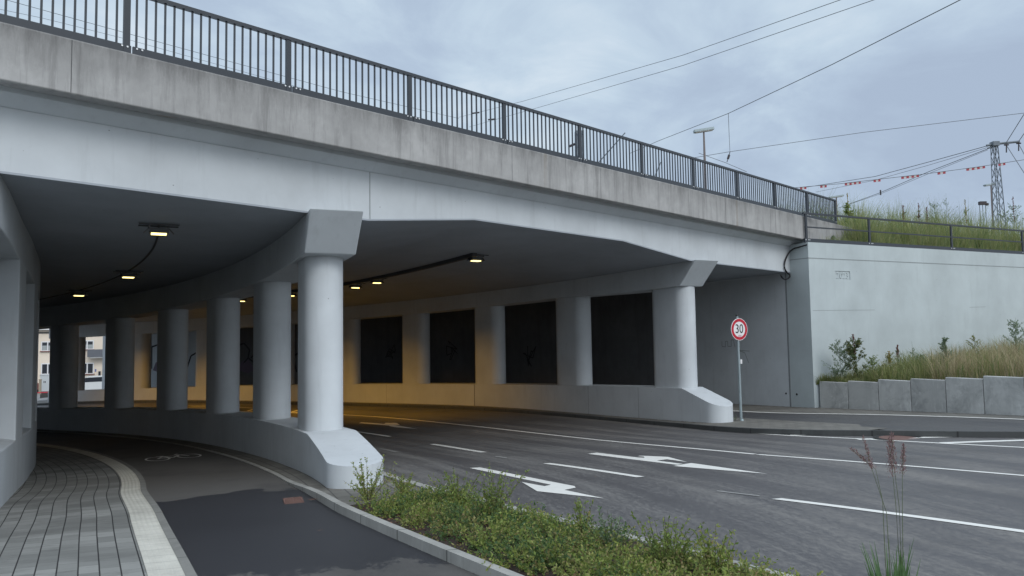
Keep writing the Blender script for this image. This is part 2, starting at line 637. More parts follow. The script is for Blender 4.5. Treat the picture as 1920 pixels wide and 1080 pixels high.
M['car'] = plain('white_car_paint', (.72, .74, .74), .25, 0, .03, 1)
M['street'] = plain('far_street', (.20, .20, .20), .8, 0, .2, .6)
M['board_red'] = plain('faded_red_board', (.36, .05, .07), .6)
M['board_white'] = plain('dull_white_board', (.52, .52, .53), .6)
M['pink'] = plain('sticker_pink', (.55, .10, .16), .5)
M['conduit'] = plain('dark_conduit', (.055, .058, .062), .6)

# tactile paving: white ribbed slabs
m_, nt_, b_ = new_mat('white_ribbed_slab')
uv_ = coord(nt_, 'UV')
sp_ = nd(nt_, 'ShaderNodeSeparateXYZ')
nt_.links.new(uv_, sp_.inputs[0])
wv_ = nd(nt_, 'ShaderNodeMath', operation='MULTIPLY')
nt_.links.new(sp_.outputs[1], wv_.inputs[0])
wv_.inputs[1].default_value = 2 * math.pi / .05
sn_ = nd(nt_, 'ShaderNodeMath', operation='SINE')
nt_.links.new(wv_.outputs[0], sn_.inputs[0])
big_ = noise(nt_, uv_, 2.2, 6, .7)
c_ = mixc(nt_, (.64, .63, .56), (.45, .44, .39), ramp(nt_, big_, [(.35, 0), (.7, 1)]))
sx_ = nd(nt_, 'ShaderNodeMath', operation='FRACT')
dv_ = nd(nt_, 'ShaderNodeMath', operation='DIVIDE')
nt_.links.new(sp_.outputs[0], dv_.inputs[0])
dv_.inputs[1].default_value = .3
nt_.links.new(dv_.outputs[0], sx_.inputs[0])
c_ = mixc(nt_, c_, (.2, .2, .18), ramp(nt_, sx_.outputs[0], [(0, .8), (.03, 0), (.98, 0), (1, .8)]))
c_ = mixc(nt_, c_, (.30, .295, .27), ramp(nt_, sn_.outputs[0], [(.0, .0), (.35, .0), (1, .0)]))
nt_.links.new(c_, b_.inputs['Base Color'])
b_.inputs['Roughness'].default_value = .75
bump(nt_, b_, sn_.outputs[0], .5, .006)
M['tactile'] = m_

# ------------------------------------------------------------------ world and sun (overcast)
w = bpy.data.worlds.new('World')
scn.world = w
w.use_nodes = True
nt = w.node_tree
for n in list(nt.nodes):
    nt.nodes.remove(n)
wo = nd(nt, 'ShaderNodeOutputWorld')
bg = nd(nt, 'ShaderNodeBackground')
bg.inputs['Strength'].default_value = .1
nt.links.new(bg.outputs[0], wo.inputs[0])
SUN_EL, SUN_AZ = R(38), R(146)      # azimuth measured clockwise from +y: behind the camera to the right
sky = nd(nt, 'ShaderNodeTexSky', sky_type='NISHITA', sun_disc=False)
sky.sun_elevation = SUN_EL
sky.sun_rotation = SUN_AZ
sky.air_density = 1.0
sky.dust_density = 3.0
tc = nd(nt, 'ShaderNodeTexCoord')
sepw = nd(nt, 'ShaderNodeSeparateXYZ')
nt.links.new(tc.outputs['Generated'], sepw.inputs[0])
# flatten the direction so that cloud cells stretch towards the horizon
zc = nd(nt, 'ShaderNodeMath', operation='ADD')
nt.links.new(sepw.outputs[2], zc.inputs[0])
zc.inputs[1].default_value = .32
px_ = nd(nt, 'ShaderNodeMath', operation='DIVIDE')
py_ = nd(nt, 'ShaderNodeMath', operation='DIVIDE')
nt.links.new(sepw.outputs[0], px_.inputs[0])
nt.links.new(zc.outputs[0], px_.inputs[1])
nt.links.new(sepw.outputs[1], py_.inputs[0])
nt.links.new(zc.outputs[0], py_.inputs[1])
cb = nd(nt, 'ShaderNodeCombineXYZ')
nt.links.new(px_.outputs[0], cb.inputs[0])
nt.links.new(py_.outputs[0], cb.inputs[1])
n1 = noise(nt, cb.outputs[0], .95, 5, .5, .25)
n2 = noise(nt, cb.outputs[0], 2.6, 7, .6, .6)
mA = nd(nt, 'ShaderNodeMath', operation='MULTIPLY_ADD')
nt.links.new(n2, mA.inputs[0])
mA.inputs[1].default_value = .62
nt.links.new(n1, mA.inputs[2])
mB = nd(nt, 'ShaderNodeMath', operation='MULTIPLY')
nt.links.new(mA.outputs[0], mB.inputs[0])
mB.inputs[1].default_value = .617
cl = ramp(nt, mB.outputs[0], [(.405, (4.2, 5.15, 6.6)), (.475, (4.75, 5.85, 7.3)), (.54, (5.7, 6.95, 8.2)), (.62, (7.3, 8.3, 9.2))])
cm = mixc(nt, cl, sky.outputs[0], .06)
# an overcast sky is brighter overhead than near the horizon
zr = nd(nt, 'ShaderNodeMapRange')
nt.links.new(sepw.outputs[2], zr.inputs[0])
zr.inputs[1].default_value = .42
zr.inputs[2].default_value = 1.0
zr.inputs[3].default_value = 1.0
zr.inputs[4].default_value = 1.6
# ... and brighter and whiter round the veiled sun
dt = nd(nt, 'ShaderNodeVectorMath', operation='DOT_PRODUCT')
nt.links.new(tc.outputs['Generated'], dt.inputs[0])
dt.inputs[1].default_value = (math.sin(SUN_AZ) * math.cos(R(38)), math.cos(SUN_AZ) * math.cos(R(38)), math.sin(R(38)))
gl_ = nd(nt, 'ShaderNodeMapRange')
nt.links.new(dt.outputs['Value'], gl_.inputs[0])
gl_.inputs[1].default_value = .15
gl_.inputs[2].default_value = 1.0
gl_.inputs[3].default_value = 0
gl_.inputs[4].default_value = 1
cm = mixc(nt, cm, (10.6, 11.4, 12.4), gl_.outputs[0])
cz = nd(nt, 'ShaderNodeVectorMath', operation='SCALE')
nt.links.new(cm, cz.inputs[0])
nt.links.new(zr.outputs[0], cz.inputs['Scale'])
nt.links.new(cz.outputs[0], bg.inputs[0])

sl = bpy.data.lights.new('sun', 'SUN')
sl.energy = .85
sl.angle = R(26)
sl.color = (1, .97, .93)
so = bpy.data.objects.new('sun', sl)
COL.objects.link(so)
sd = Vector((math.sin(SUN_AZ) * math.cos(SUN_EL), math.cos(SUN_AZ) * math.cos(SUN_EL), math.sin(SUN_EL)))
so.rotation_euler = sd.to_track_quat('Z', 'Y').to_euler()
so.location = sd * 60

scn.view_settings.view_transform = 'Standard'
scn.view_settings.look = 'None'
scn.view_settings.exposure = 0
scn.view_settings.gamma = 1
scn.cycles.max_bounces = 8
scn.cycles.diffuse_bounces = 1
scn.cycles.glossy_bounces = 3
scn.cycles.use_denoising = True
scn.cycles.sample_clamp_indirect = 4

# ------------------------------------------------------------------ ground lines rho(phi)
f_tl = lerp_tab([(-.7, 46), (-.45, 36.9), (-.3, 34.65), (-.2, 33.5), (-.107, 32.86), (-.014, 32.52), (.11, 32.5), (1.1, 32.5)])
f_tr = lambda ph: f_tl(ph) + .265
f_pk = lambda ph: f_tl(ph) + .345
f_br = lerp_tab([(-.7, 50), (-.45, 39.4), (-.3, 37.05), (-.226, 36.02), (-.191, 35.6), (-.163, 35.32), (-.131, 35.08), (-.09, 34.92), (-.047, 34.8), (.125, 34.75), (1.1, 34.75)])
f_kr = lerp_tab([(-.7, 53), (-.45, 41.5), (-.3, 39.0), (-.242, 38.05), (-.21, 37.6), (-.17, 37.07), (-.14, 36.77), (-.112, 36.5), (-.058, 36.28), (.0, 36.26), (1.1, 36.26)])
f_fk = lerp_tab([(-.25, 57), (-.16, 51.9), (-.12, 49.8), (-.096, 48.58), (-.077, 47.68), (-.05, 46.72), (-.03, 46.1), (-.012, 45.8), (.0, 45.68), (.016, 45.64), (.06, 45.75), (.16, 45.8), (.3, 45.75), (1.1, 45.7)])
f_sol = lerp_tab([(-.7, 59), (-.25, 46.1), (-.165, 44.16), (-.116, 43.28), (-.074, 42.63), (-.007, 42.27), (.096, 42.15), (.194, 42.15), (.283, 42.3), (.365, 42.45), (1.1, 42.5)])
flat = lambda ph, rho: g0(ph)
plat = lambda ph, rho: zp(ph)

# terrain: one polar sheet out to the horizon
mb = MB()
rhos = [0.5, 6, 12, 18, 24, 28, 30.5, 32, 34, 36, 38, 40, 42, 44, 46, 48, 50, 52, 54, 58, 64, 74, 90, 120, 180, 300, 600, 1500, 4000]
NA = 180
vs = []
for i in range(NA):
    ph = -math.pi + 2 * math.pi * i / NA
    for r_ in rhos:
        z = g0(ph)
        if ph > 1.6:
            z = -5.6 + 4.0 * sm(1.6, 2.8, ph)
        if ph < -1.6:
            z = -1.45 - .15 * sm(-1.6, -2.6, ph)
        z += (-.16 if r_ > 36 else -.06)
        z -= 1.2 * sm(150, 500, r_)
        vs.append(P(ph, r_, z))
nr = len(rhos)
fs = [(i * nr + j, i * nr + j + 1, ((i + 1) % NA) * nr + j + 1, ((i + 1) % NA) * nr + j) for i in range(NA) for j in range(nr - 1)]
mb.add(vs, fs)
struct(mb, 'ground', M['earth'])

# carriageway
mb = MB()
strip(mb, f_kr, lambda ph: min(f_fk(ph), 58), -.68, 1.0, gz, 0, .01, 14)
road = struct(mb, 'road', M['road'])
# far street beyond the underpass
mb = MB()
strip(mb, lambda ph: 24, lambda ph: 150, .96, 1.75, flat, .02, .03, 20)
struct(mb, 'far_street', M['street'])

# left: footway, ribbed strip, kerb, cycle path
mb = MB()
strip(mb, lambda ph: 24.0 if ph < -.12 else 30.6, f_tl, -.62, 1.0, flat, .01, .012, 10, 0, f_tl)
struct(mb, 'footpath', M['pavers'])
mb = MB()
strip(mb, f_tl, f_tr, -.62, 1.0, flat, .016, .008, 3, 0, f_tl)
struct(mb, 'tactile_strip', M['tactile'])
mb = MB()
kerb(mb, f_tr, f_pk, -.62, 1.0, lambda p, r: g0(p) - .1, lambda p, r: g0(p) + .02)
struct(mb, 'path_kerb', M['curb_mid'])
mb = MB()
strip(mb, f_pk, f_br, -.62, 1.0, flat, 0, .012, 6)
bike = struct(mb, 'cycle_path', M['path'])
# kerb between cycle path and the planting bed / pier
mb = MB()
kerb(mb, f_br, lambda p: f_br(p) + .09, -.62, 1.0, lambda p, r: g0(p) - .1, lambda p, r: g0(p) + .08 * (1 - sm(-.12, -.03, p)) + .012)
struct(mb, 'kerb', M['curb'])
# kerb between bed and road
mb = MB()
kerb(mb, lambda p: f_kr(p) - .13, f_kr, -.62, 1.0, lambda p, r: g0(p) - .1, lambda p, r: g0(p) + .045)
struct(mb, 'kerb', M['curb'])
# paving round the near pier
mb = MB()
strip(mb, lambda p: f_br(p) + .09, lambda p: f_kr(p) - .13, -.128, 1.0, flat, .022, .012, 4)
struct(mb, 'median_paving', M['slabs'])
# soil of the bed
mb = MB()
strip(mb, lambda p: f_br(p) + .09, lambda p: f_kr(p) - .13, -.6, -.128, flat, .03, .012, 4)
struct(mb, 'planting_soil', M['soil'])

# far side: kerb, island paving, cycle path, white line, footway
mb = MB()
kerb(mb, f_fk, lambda p: f_fk(p) + .14, -.24, 1.0, lambda p, r: gz(p, r) - .1, lambda p, r: zp(p), .006)
struct(mb, 'kerb', M['curb_dark'])
f_k2 = lambda p: f_fk(p) + .14
f_isl = lerp_tab([(-.24, 57.2), (-.1, 48.9), (-.06, 47.45), (-.036, 47.5), (-.02, 47.75), (.02, 48.0), (1.1, 48.0)])
mb = MB()
strip(mb, f_k2, lambda p: max(f_k2(p) + .02, 47.9 if p > -.03 else f_isl(p)), -.05, 1.0, plat, 0, .008, 4)
struct(mb, 'traffic_island', M['slabs'])
f_wl = lerp_tab([(-.3, 53.5), (-.12, 51.7), (-.062, 51.05), (.005, 50.55), (.08, 49.6), (.2, 49.7), (1.1, 49.7)])
mb = MB()
strip(mb, lambda p: max(f_k2(p), 47.2) if p > -.05 else f_k2(p), f_wl, -.24, 1.0, plat, -.006, .008, 6)
rpath = struct(mb, 'far_cycle_path', M['path_far'])
mb = MB()
strip(mb, f_wl, lambda p: f_wl(p) + .17, -.24, 1.0, plat, .004, .012)
mb.build('edge_line', M['line'], rpath)
mb = MB()
strip(mb, lambda p: f_wl(p) + .17, lambda p: 55, -.24, 1.0, plat, 0, .012, 6)
struct(mb, 'far_footpath', M['slabs'])

# ---- painted markings on the road (children of the road)
LZ = .006


def mark_line(f, ph0, ph1, wd, name, mat=None):
    m = MB()
    strip(m, lambda p: f(p) - wd / 2, lambda p: f(p) + wd / 2, ph0, ph1, gz, LZ, .008)
    return m.build(name, mat or M['line'], road)


def mark_poly(pts, name, mat=None, parent=None, zf=gz, dz=LZ):
    m = MB()
    vs = []
    for (x, y) in pts:
        p = ground_at(x, y, zf)
        ph, rh = topol(p)
        vs.append(Vector((p.x, p.y, zf(ph, rh) * K + dz)))
    m.add(vs, [tuple(range(len(vs)))])
    return m.build(name, mat or M['line'], parent or road)


mark_line(f_sol, -.078, .95, .115, 'centre_line')
mark_line(f_sol, -.6, -.0795, .115, 'centre_line')


def dash(a, b, wd=.135):
    m = MB()
    n = 8
    vs = []
    for i in range(n + 1):
        t = i / n
        ph, rh = a[0] + (b[0] - a[0]) * t, a[1] + (b[1] - a[1]) * t
        for s in (-wd / 2, wd / 2):
            vs.append(P(ph, rh + s, gz(ph, rh + s)) + Vector((0, 0, LZ)))
    m.add(vs, [(2 * i, 2 * i + 1, 2 * i + 3, 2 * i + 2) for i in range(n)])
    m.build('lane_dash', M['line'], road)


for a, b in (((-.171, 40.02), (-.226, 41.15)), ((-.056, 39.0), (-.114, 39.45)), ((.080, 38.98), (.013, 39.0)),
             ((.215, 39.2), (.150, 39.12)), ((.35, 39.2), (.285, 39.2)), ((.485, 39.2), (.42, 39.2)), ((-.28, 42.6), (-.335, 44.3))):
    dash(a, b)
AA = [(880, 878), (900, 877), (1030, 903), (1077, 912), (1079.5, 915), (1058.5, 919.3), (1132, 935), (1007, 921.7), (978, 904.3), (1021, 912.3), (1033, 909.5)]
mark_poly(AA, 'lane_arrow')
BO = lambda pts: [(1080 + x / 5.05, 830 + y / 5.05) for x, y in pts]
mark_poly(BO([(108, 108), (195, 97), (585, 143), (650, 146), (640, 134), (585, 131), (600, 127), (640, 127), (872, 137), (1055, 187), (860, 160), (765, 172), (1010, 204), (960, 213)]), 'lane_arrow')
mark_poly(BO([(922, 224), (1090, 195), (1812, 298)]), 'lane_arrow')
CO = lambda pts: [(640 + x / 6, 760 + y / 6) for x, y in pts]
mark_poly(CO([(198, 202), (225, 192), (480, 210), (500, 198), (620, 200), (660, 222), (590, 222), (860, 268), (600, 247), (545, 237), (535, 230)]), 'lane_arrow')
mark_poly(CO([(420, 490), (450, 487), (655, 525), (600, 530)]), 'lane_arrow', M['line_worn'])
for (x0, y0, x1, y1) in ((930, 856, 951, 859), (1345, 921, 1425, 930.5)):
    mark_poly([(x0, y0 - .8), (x1, y1 - .8), (x1 - 2, y1 + .8), (x0 - 2, y0 + .8)], 'road_scratch', M['line_worn'])


def img_line(pts, wd, name, mat=None, zf=gz, parent=None):
    g = [ground_at(x, y, zf) for x, y in pts]
    m = MB()
    vs = []
    for i, p in enumerate(g):
        d = (g[min(i + 1, len(g) - 1)] - g[max(0, i - 1)])
        n = Vector((-d.y, d.x, 0)).normalized() * wd / 2
        for s in (-1, 1):
            q = p + n * s
            ph, rh = topol(q)
            vs.append(Vector((q.x, q.y, zf(ph, rh) * K + LZ)))
    m.add(vs, [(2 * i, 2 * i + 1, 2 * i + 3, 2 * i + 2) for i in range(len(g) - 1)])
    return m.build(name, mat or M['line'], parent or road)


img_line([(1412, 812.5), (1480, 817), (1600, 822.5), (1760, 831.2), (1920, 839.5), (2080, 848)], .12, 'hatch_line')
img_line([(1482, 816.5), (1550, 814.6), (1620, 812.8)], .22, 'hatch_line')
img_line([(1608, 824.2), (1700, 821.5), (1793, 818.9)], .22, 'hatch_line')
img_line([(1765, 831), (1850, 828), (1925, 825.6)], .22, 'hatch_line')
for k in range(5):
    a = .415 + .035 * k
    m = MB()
    vs = []
    for t in (0, 1):
        ph, rh = a + .03 * t, 42.6 + 1.7 * t
        for s in (-.05, .05):
            vs.append(P(ph + s * .05, rh + s, gz(ph, rh + s)) + Vector((0, 0, LZ)))
    m.add(vs, [(0, 1, 3, 2)])
    m.build('hatch_line', M['line'], road)
mark_line(lambda p: 44.3 - 1.8 * sm(.62, .41, p), .40, .7, .1, 'hatch_line')

# cycle symbol on the path: two wheels, a frame, handlebar and saddle as flat strokes
mb = MB()
sc_ = ground_at(324, 858, flat)
cph, crh = topol(sc_)


def sym(u, v):       # u along outward, v along the path (m)
    ph, rh = cph + v / (crh * K), crh + u / K
    return P(ph, rh, g0(ph)) + Vector((0, 0, .006))


def stroke(pts, wd=.05):
    for (a, b) in zip(pts[:-1], pts[1:]):
        d = Vector((b[0] - a[0], b[1] - a[1]))
        n = Vector((-d.y, d.x)).normalized() * wd / 2
        mb.add([sym(a[0] + n.x, a[1] + n.y), sym(b[0] + n.x, b[1] + n.y), sym(b[0] - n.x, b[1] - n.y), sym(a[0] - n.x, a[1] - n.y)], [(0, 1, 2, 3)])


for cx in (-.33, .36):
    stroke([(cx + .24 * math.cos(t), .5 * math.sin(t)) for t in [i * math.pi / 10 for i in range(21)]], .05)
stroke([(-.33, 0), (-.14, .42), (.2, .42), (.0, -.05), (-.33, 0)], .05)
stroke([(0, -.05), (-.17, .6)], .05)
stroke([(-.26, .62), (-.08, .62)], .05)
stroke([(.36, 0), (.18, .72), (.28, .8)], .05)
mb.build('cycle_symbol', M['line'], bike)

# ------------------------------------------------------------------ bridge
B = Vector((0.71164407, 0.70251606, 0))
B.normalize()
NB = Vector((-B.y, B.x, 0))
P0 = Vector((-5.25824186, 10.02703056, 0))
z_ft = lambda s: 3.997 - .0045 * s
z_fb = lambda s: 3.25 - .0075 * s


def FP(s, off, z):
    p = P0 + B * s + NB * off
    return Vector((p.x, p.y, z))


bridge = thing('railway_overpass', 'wide concrete railway bridge deck with weathered grey fascia and pale painted girder spanning road', 'bridge', (0, 14, 0))
# fascia beam (one casting with stained face)
mb = MB()
rg = []
for i in range(41):
    s = -14 + 40 * i / 40
    t, b_ = z_ft(s), z_fb(s)
    rg.append([FP(s, 0, t - .015), FP(s, 0.004, b_ + .012), FP(s, .03, b_), FP(s, .34, b_ + .03), FP(s, .34, t - .5), FP(s, .55, t - .4), FP(s, .55, t), FP(s, .015, t)])
mb.rings(rg)
fas = mb.build('fascia_beam', M['fascia'], bridge, 30)
# thin vertical joints in the fascia
for s in (-6.6, -.7, 7.45, 10.4, 16.2, 19.0):
    mb = MB()
    mb.add([FP(s - .004, -.003, z_ft(s) - .02), FP(s + .004, -.003, z_ft(s) - .02), FP(s + .004, .001, z_fb(s) + .02), FP(s - .004, .001, z_fb(s) + .02)], [(0, 1, 2, 3)])
    mb.build('fascia_joint', M['gap'], fas)

OFF_G = .58
deep = lambda ph: (2.008 - 1.232 * ph)


def haunch(rho):
    return .28 * sm(36.2, 38.7, rho) * (1 - sm(43.3, 46.2, rho)) if False else \
        .28 * min(1, max(0, (rho - 36.25) / 2.35)) * min(1, max(0, (46.1 - rho) / 2.9))


def phi_front(rho, off):          # phi where the circle rho meets the plane 'off' behind the fascia
    lo, hi = -.5, .6
    f = lambda ph: (P(ph, rho, 0) - P0).dot(NB) - off
    for _ in range(50):
        m = (lo + hi) / 2
        if f(m) > 0:
            hi = m
        else:
            lo = m
    return hi


PH_END = .925
rl = [24.5, 27, 29, 31, 33, 35, 36.25, 37.4, 38.6, 40, 42, 43.2, 44.6, 46.1, 47.5, 49.5, 51.5, 51.97]
NJ = 40
mb = MB()
grid = []
for r_ in rl:
    pf = phi_front(r_, OFF_G)
    col_ = []
    for j in range(NJ + 1):
        ph = pf + (PH_END - pf) * j / NJ
        col_.append(P(ph, r_, deep(ph) + haunch(r_)))
    grid.append(col_)
vs = [p for c in grid for p in c]
n1_ = NJ + 1
fs = [(i * n1_ + j, (i + 1) * n1_ + j, (i + 1) * n1_ + j + 1, i * n1_ + j + 1) for i in range(len(rl) - 1) for j in range(NJ)]
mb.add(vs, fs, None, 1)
# front face of the girder, up to the cantilever
top_f = []
for c in grid:
    s = (c[0] - P0).dot(B)
    top_f.append(Vector((c[0].x, c[0].y, z_fb(s) - .17)))
n_ = len(rl)
mb.add([c[0] for c in grid] + top_f, [(i + 1, i, n_ + i, n_ + i + 1) for i in range(n_ - 1)])
# slight chamfer line along the lower girder edge
# cantilever underside, stepping from girder to fascia
rg = []
for i in range(41):
    s = -14 + 38 * i / 40
    b_ = z_fb(s)
    rg.append([FP(s, OFF_G - .02, b_ - .175), FP(s, .36, b_ - .03), FP(s, .345, b_ + .03), FP(s, .345, b_ + .3), FP(s, OFF_G + .2, b_ + .3), FP(s, OFF_G + .2, b_ - .175)])
mb.rings(rg)
# top and back
tp = []
for c in grid:
    for q in (c[0], c[-1]):
        tp.append(Vector((q.x, q.y, z_ft((q - P0).dot(B) if q is c[0] else 5) - .35)))
mb.add(tp, [(2 * i, 2 * i + 2, 2 * i + 3, 2 * i + 1) for i in range(n_ - 1)])
bk = [c[-1] for c in grid] + [Vector((c[-1].x, c[-1].y, tp[1].z)) for c in grid]
mb.add(bk, [(i, i + 1, n_ + i + 1, n_ + i) for i in range(n_ - 1)])
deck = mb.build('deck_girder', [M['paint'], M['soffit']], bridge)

# vertical joint in the girder over the near pier
gp = grid[6][0]
for r_ in (36.3,):
    pf = phi_front(r_, OFF_G)
    q = P(pf, r_, 0)
    s = (q - P0).dot(B)
    m = MB()
    m.add([FP(s - .008, OFF_G - .004, deep(pf) * K + .01), FP(s + .008, OFF_G - .004, deep(pf) * K + .01), FP(s + .008, OFF_G - .004, z_fb(s) - .18), FP(s - .008, OFF_G - .004, z_fb(s) - .18)], [(0, 1, 2, 3)])
    m.build('girder_joint', M['seam'], deck)
# drip edge strip along the bottom of the girder
m = MB()
rg = []
for c in grid:
    q = c[0]
    rg.append([q - NB * .012 + Vector((0, 0, -.018)), q - NB * .012 + Vector((0, 0, .012)), q + NB * .03 + Vector((0, 0, .012)), q + NB * .03 + Vector((0, 0, -.018))])
m.rings(rg)
m.build('drip_edge', M['soffit'], deck)

# ------------------------------------------------------------------ piers
cbL = lambda ph: -1.59 - 1.5 * ph
ctL = lambda ph: 1.38 - 1.39 * ph
cbR = lambda ph: -1.45 - 1.5 * ph
ctR = lambda ph: 1.38 - 1.39 * ph + .11 * sm(.08, .2, ph)


def make_pier(rho0, cb, ct, phc, phs, drop, cols, cap_t, cap_b, label, zb, cl0, hw=.40):
    base = P(phc, rho0, zb(phc))
    pr = thing('bridge_pier', label, 'bridge pier', base)
    # plinth
    st = []
    n = 70
    for i in range(n + 1):
        ph = .92 + (phc - .92) * i / n
        st.append((ph, hw))
    for k in range(1, 9):
        a = math.pi / 2 * k / 8
        st.append((phc - hw * math.sin(a) / rho0, hw * math.cos(a) + .001))
    # insert the break line
    st.append((phs, hw))
    st.sort(key=lambda q: (-q[0], -q[1]))
    tip = phc - hw / rho0

    def ztop(ph):
        if ph >= phs:
            return cb(ph)
        return cb(phs) - drop * (phs - ph) / (phs - tip)
    mb = MB()
    L = [P(ph, rho0 - h, ztop(ph)) for ph, h in st]
    Rr = [P(ph, rho0 + h, ztop(ph)) for ph, h in st]
    Lb = [P(ph, rho0 - h, zb(ph) - .25) for ph, h in st]
    Rb = [P(ph, rho0 + h, zb(ph) - .25) for ph, h in st]
    k = len(st)
    mb.add(L + Rr + Lb + Rb, [(i, i + 1, k + i + 1, k + i) for i in range(k - 1)] + [(i + 1, i, 2 * k + i, 2 * k + i + 1) for i in range(k - 1)]
           + [(k + i, k + i + 1, 3 * k + i + 1, 3 * k + i) for i in range(k - 1)] + [(0, k, 3 * k, 2 * k)])
    plinth = mb.build('plinth', M['paint'], pr, 25)
    # columns: long rounded section, lower end on the plinth
    cw, cl_ = .33, cl0
    for ph in cols:
        c = P(ph, rho0, 0)
        t_, o_ = head(ph)
        poly = []
        for j in range(17):
            a = math.pi * j / 16
            poly.append(c - t_ * (cl_ + cw * math.sin(a)) * K + o_ * (cw * math.cos(a)) * K)
        for j in range(17):
            a = math.pi * j / 16
            poly.append(c + t_ * (cl_ + cw * math.sin(a)) * K - o_ * (cw * math.cos(a)) * K)
        m = MB()
        m.prism(poly, (cb(ph) - .03) * K, (ct(ph) + .03) * K)
        m.build('column', M['paint'], pr, 25)
    # cap beam, its end cut back underneath
    m = MB()
    rg = []
    ch = .43
    for i in range(60):
        tt = i / 59
        pt, pb = cap_t + (.92 - cap_t) * tt, cap_b + (.92 - cap_b) * tt
        rg.append([P(pb, rho0 - ch, ct(pb)), P(pb, rho0 + ch, ct(pb)), P(pt, rho0 + ch, deep(pt) + .015), P(pt, rho0 - ch, deep(pt) + .015)])
    m.rings(rg)
    m.build('cap_beam', M['paint'], pr)
    return pr, plinth


colsL = [STEP * k for k in range(8)]
colsR = [.08 + .0991 * k for k in range(6)] + [.690, .795, .893]
pierL, plL = make_pier(RL, cbL, ctL, -.078, -.027, .21, colsL, -.040, -.024, 'left-hand bridge pier: round-nosed pale columns on long low plinth beside planting bed', g0, .28)
pierR, plR = make_pier(RR, cbR, ctR, .046, .066, .42, colsR, .050, .064, 'right-hand bridge pier: pale columns on plinth ending behind speed limit sign', zp, .40)


def seam_on(pl, ph, rho, z0, z1, name='joint', wd=.012, mat='gap'):
    t_, o_ = head(ph)
    q = P(ph, rho, 0) - o_ * .004
    m = MB()
    m.add([q - t_ * wd + Vector((0, 0, z0 * K)), q + t_ * wd + Vector((0, 0, z0 * K)), q + t_ * wd + Vector((0, 0, z1 * K)), q - t_ * wd + Vector((0, 0, z1 * K))], [(0, 1, 2, 3)])
    m.build(name, M[mat], pl)


for ph, mat in ((.105, 'seam'), (.155, 'seam'), (.289, 'gap'), (.41, 'seam'), (.54, 'seam')):
    seam_on(plR, ph, RR - .40, zp(ph), cbR(ph) - .01, 'joint', .008 if mat == 'seam' else .015, mat)

# ------------------------------------------------------------------ left abutment wall: plinth, pilasters, recessed panels, head beam
RWf = lerp_tab([(-.3, 32.2), (-.16, 31.55), (-.078, 31.25), (.04, 31.02), (.12, 31.1), (.2, 31.34), (.3, 31.72), (.38, 31.95), (.9, 32.1)])
RW = 31.2
wall = thing('abutment_wall', 'left abutment wall in shade with recessed panels, sloping sills and graffiti scrawl', 'wall', P(-.1, RW, g0(-.1)))
cbW = lambda ph: cbL(ph) + .1
ctW = lambda ph: ctL(ph) - .02
W0, W1 = -.16, .9


def arc_block(d_in, d_out, p0, p1, zlo, zhi, name, mat, par, n=None):
    n = n or max(2, int((p1 - p0) / .02) + 1)
    rg = []
    for i in range(n):
        ph = p0 + (p1 - p0) * i / (n - 1)
        r_ = RWf(ph)
        rg.append([P(ph, r_ + d_in, zlo(ph)), P(ph, r_ + d_out, zlo(ph)), P(ph, r_ + d_out, zhi(ph)), P(ph, r_ + d_in, zhi(ph))])
    m = MB()
    m.rings(rg)
    return m.build(name, mat, par)


rg = []
for i in range(60):
    ph = W0 + (W1 - W0) * i / 59
    r_ = RWf(ph)
    rg.append([P(ph, r_ - 1, g0(ph) - .3), P(ph, r_, g0(ph) - .3), P(ph, r_, cbW(ph)), P(ph, r_ - .55, cbW(ph) + .12), P(ph, r_ - 1, cbW(ph) + .12)])
m = MB()
m.rings(rg)
m.build('plinth', M['paint'], wall)
arc_block(-1, -.5, W0, W1, lambda p: cbW(p) + .10, lambda p: deep(p) + .02, 'panel', M['paint'], wall)
arc_block(-.6, 0, W0, W1, lambda p: ctW(p), lambda p: deep(p) + .03, 'head_beam', M['paint'], wall)
for k in range(-1, 8):
    ph = .042 + .1115 * k
    if k == -1:
        ph = -.105
    arc_block(-.52, -.003, ph - .019, ph + .019, lambda p: cbW(p) - .02, lambda p: ctW(p) + .02, 'pilaster', M['paint'], wall)

# graffiti helper: thin raised strokes on an arc surface
def arc_scrawl(par, rho, side, strokes, wd, mat, name='graffiti'):
    m = MB()
    for st in strokes:
        for (a, b) in zip(st[:-1], st[1:]):
            pa = P(a[0], rho + side * .005, a[1])
            pb = P(b[0], rho + side * .005, b[1])
            t_, o_ = head((a[0] + b[0]) / 2)
            d = pb - pa
            n = d.cross(o_)
            if n.length < 1e-6:
                continue
            n = n.normalized() * wd / 2
            m.add([pa + n, pb + n, pb - n, pa - n], [(0, 1, 2, 3)])
    return m.build(name, M[mat], par)


def wig(p0, z0, pts):
    return [(p0 + a, z0 + b) for a, b in pts]


arc_scrawl(wall, 31.17 - .5, 1, [wig(-.055, -.85, [(.0, 0), (.006, .5), (.010, .62), (.014, .5), (.012, .05), (.016, 0), (.019, .4), (.024, .63), (.028, .45), (.024, .1), (.031, -.06), (.034, -.3), (.037, -.62)]),
                               wig(-.03, -.3, [(.0, 0), (.012, .6), (.017, .85)]),
                               wig(-.05, -.45, [(0, 0), (.02, .07), (.026, .02)])], .035, 'spray')

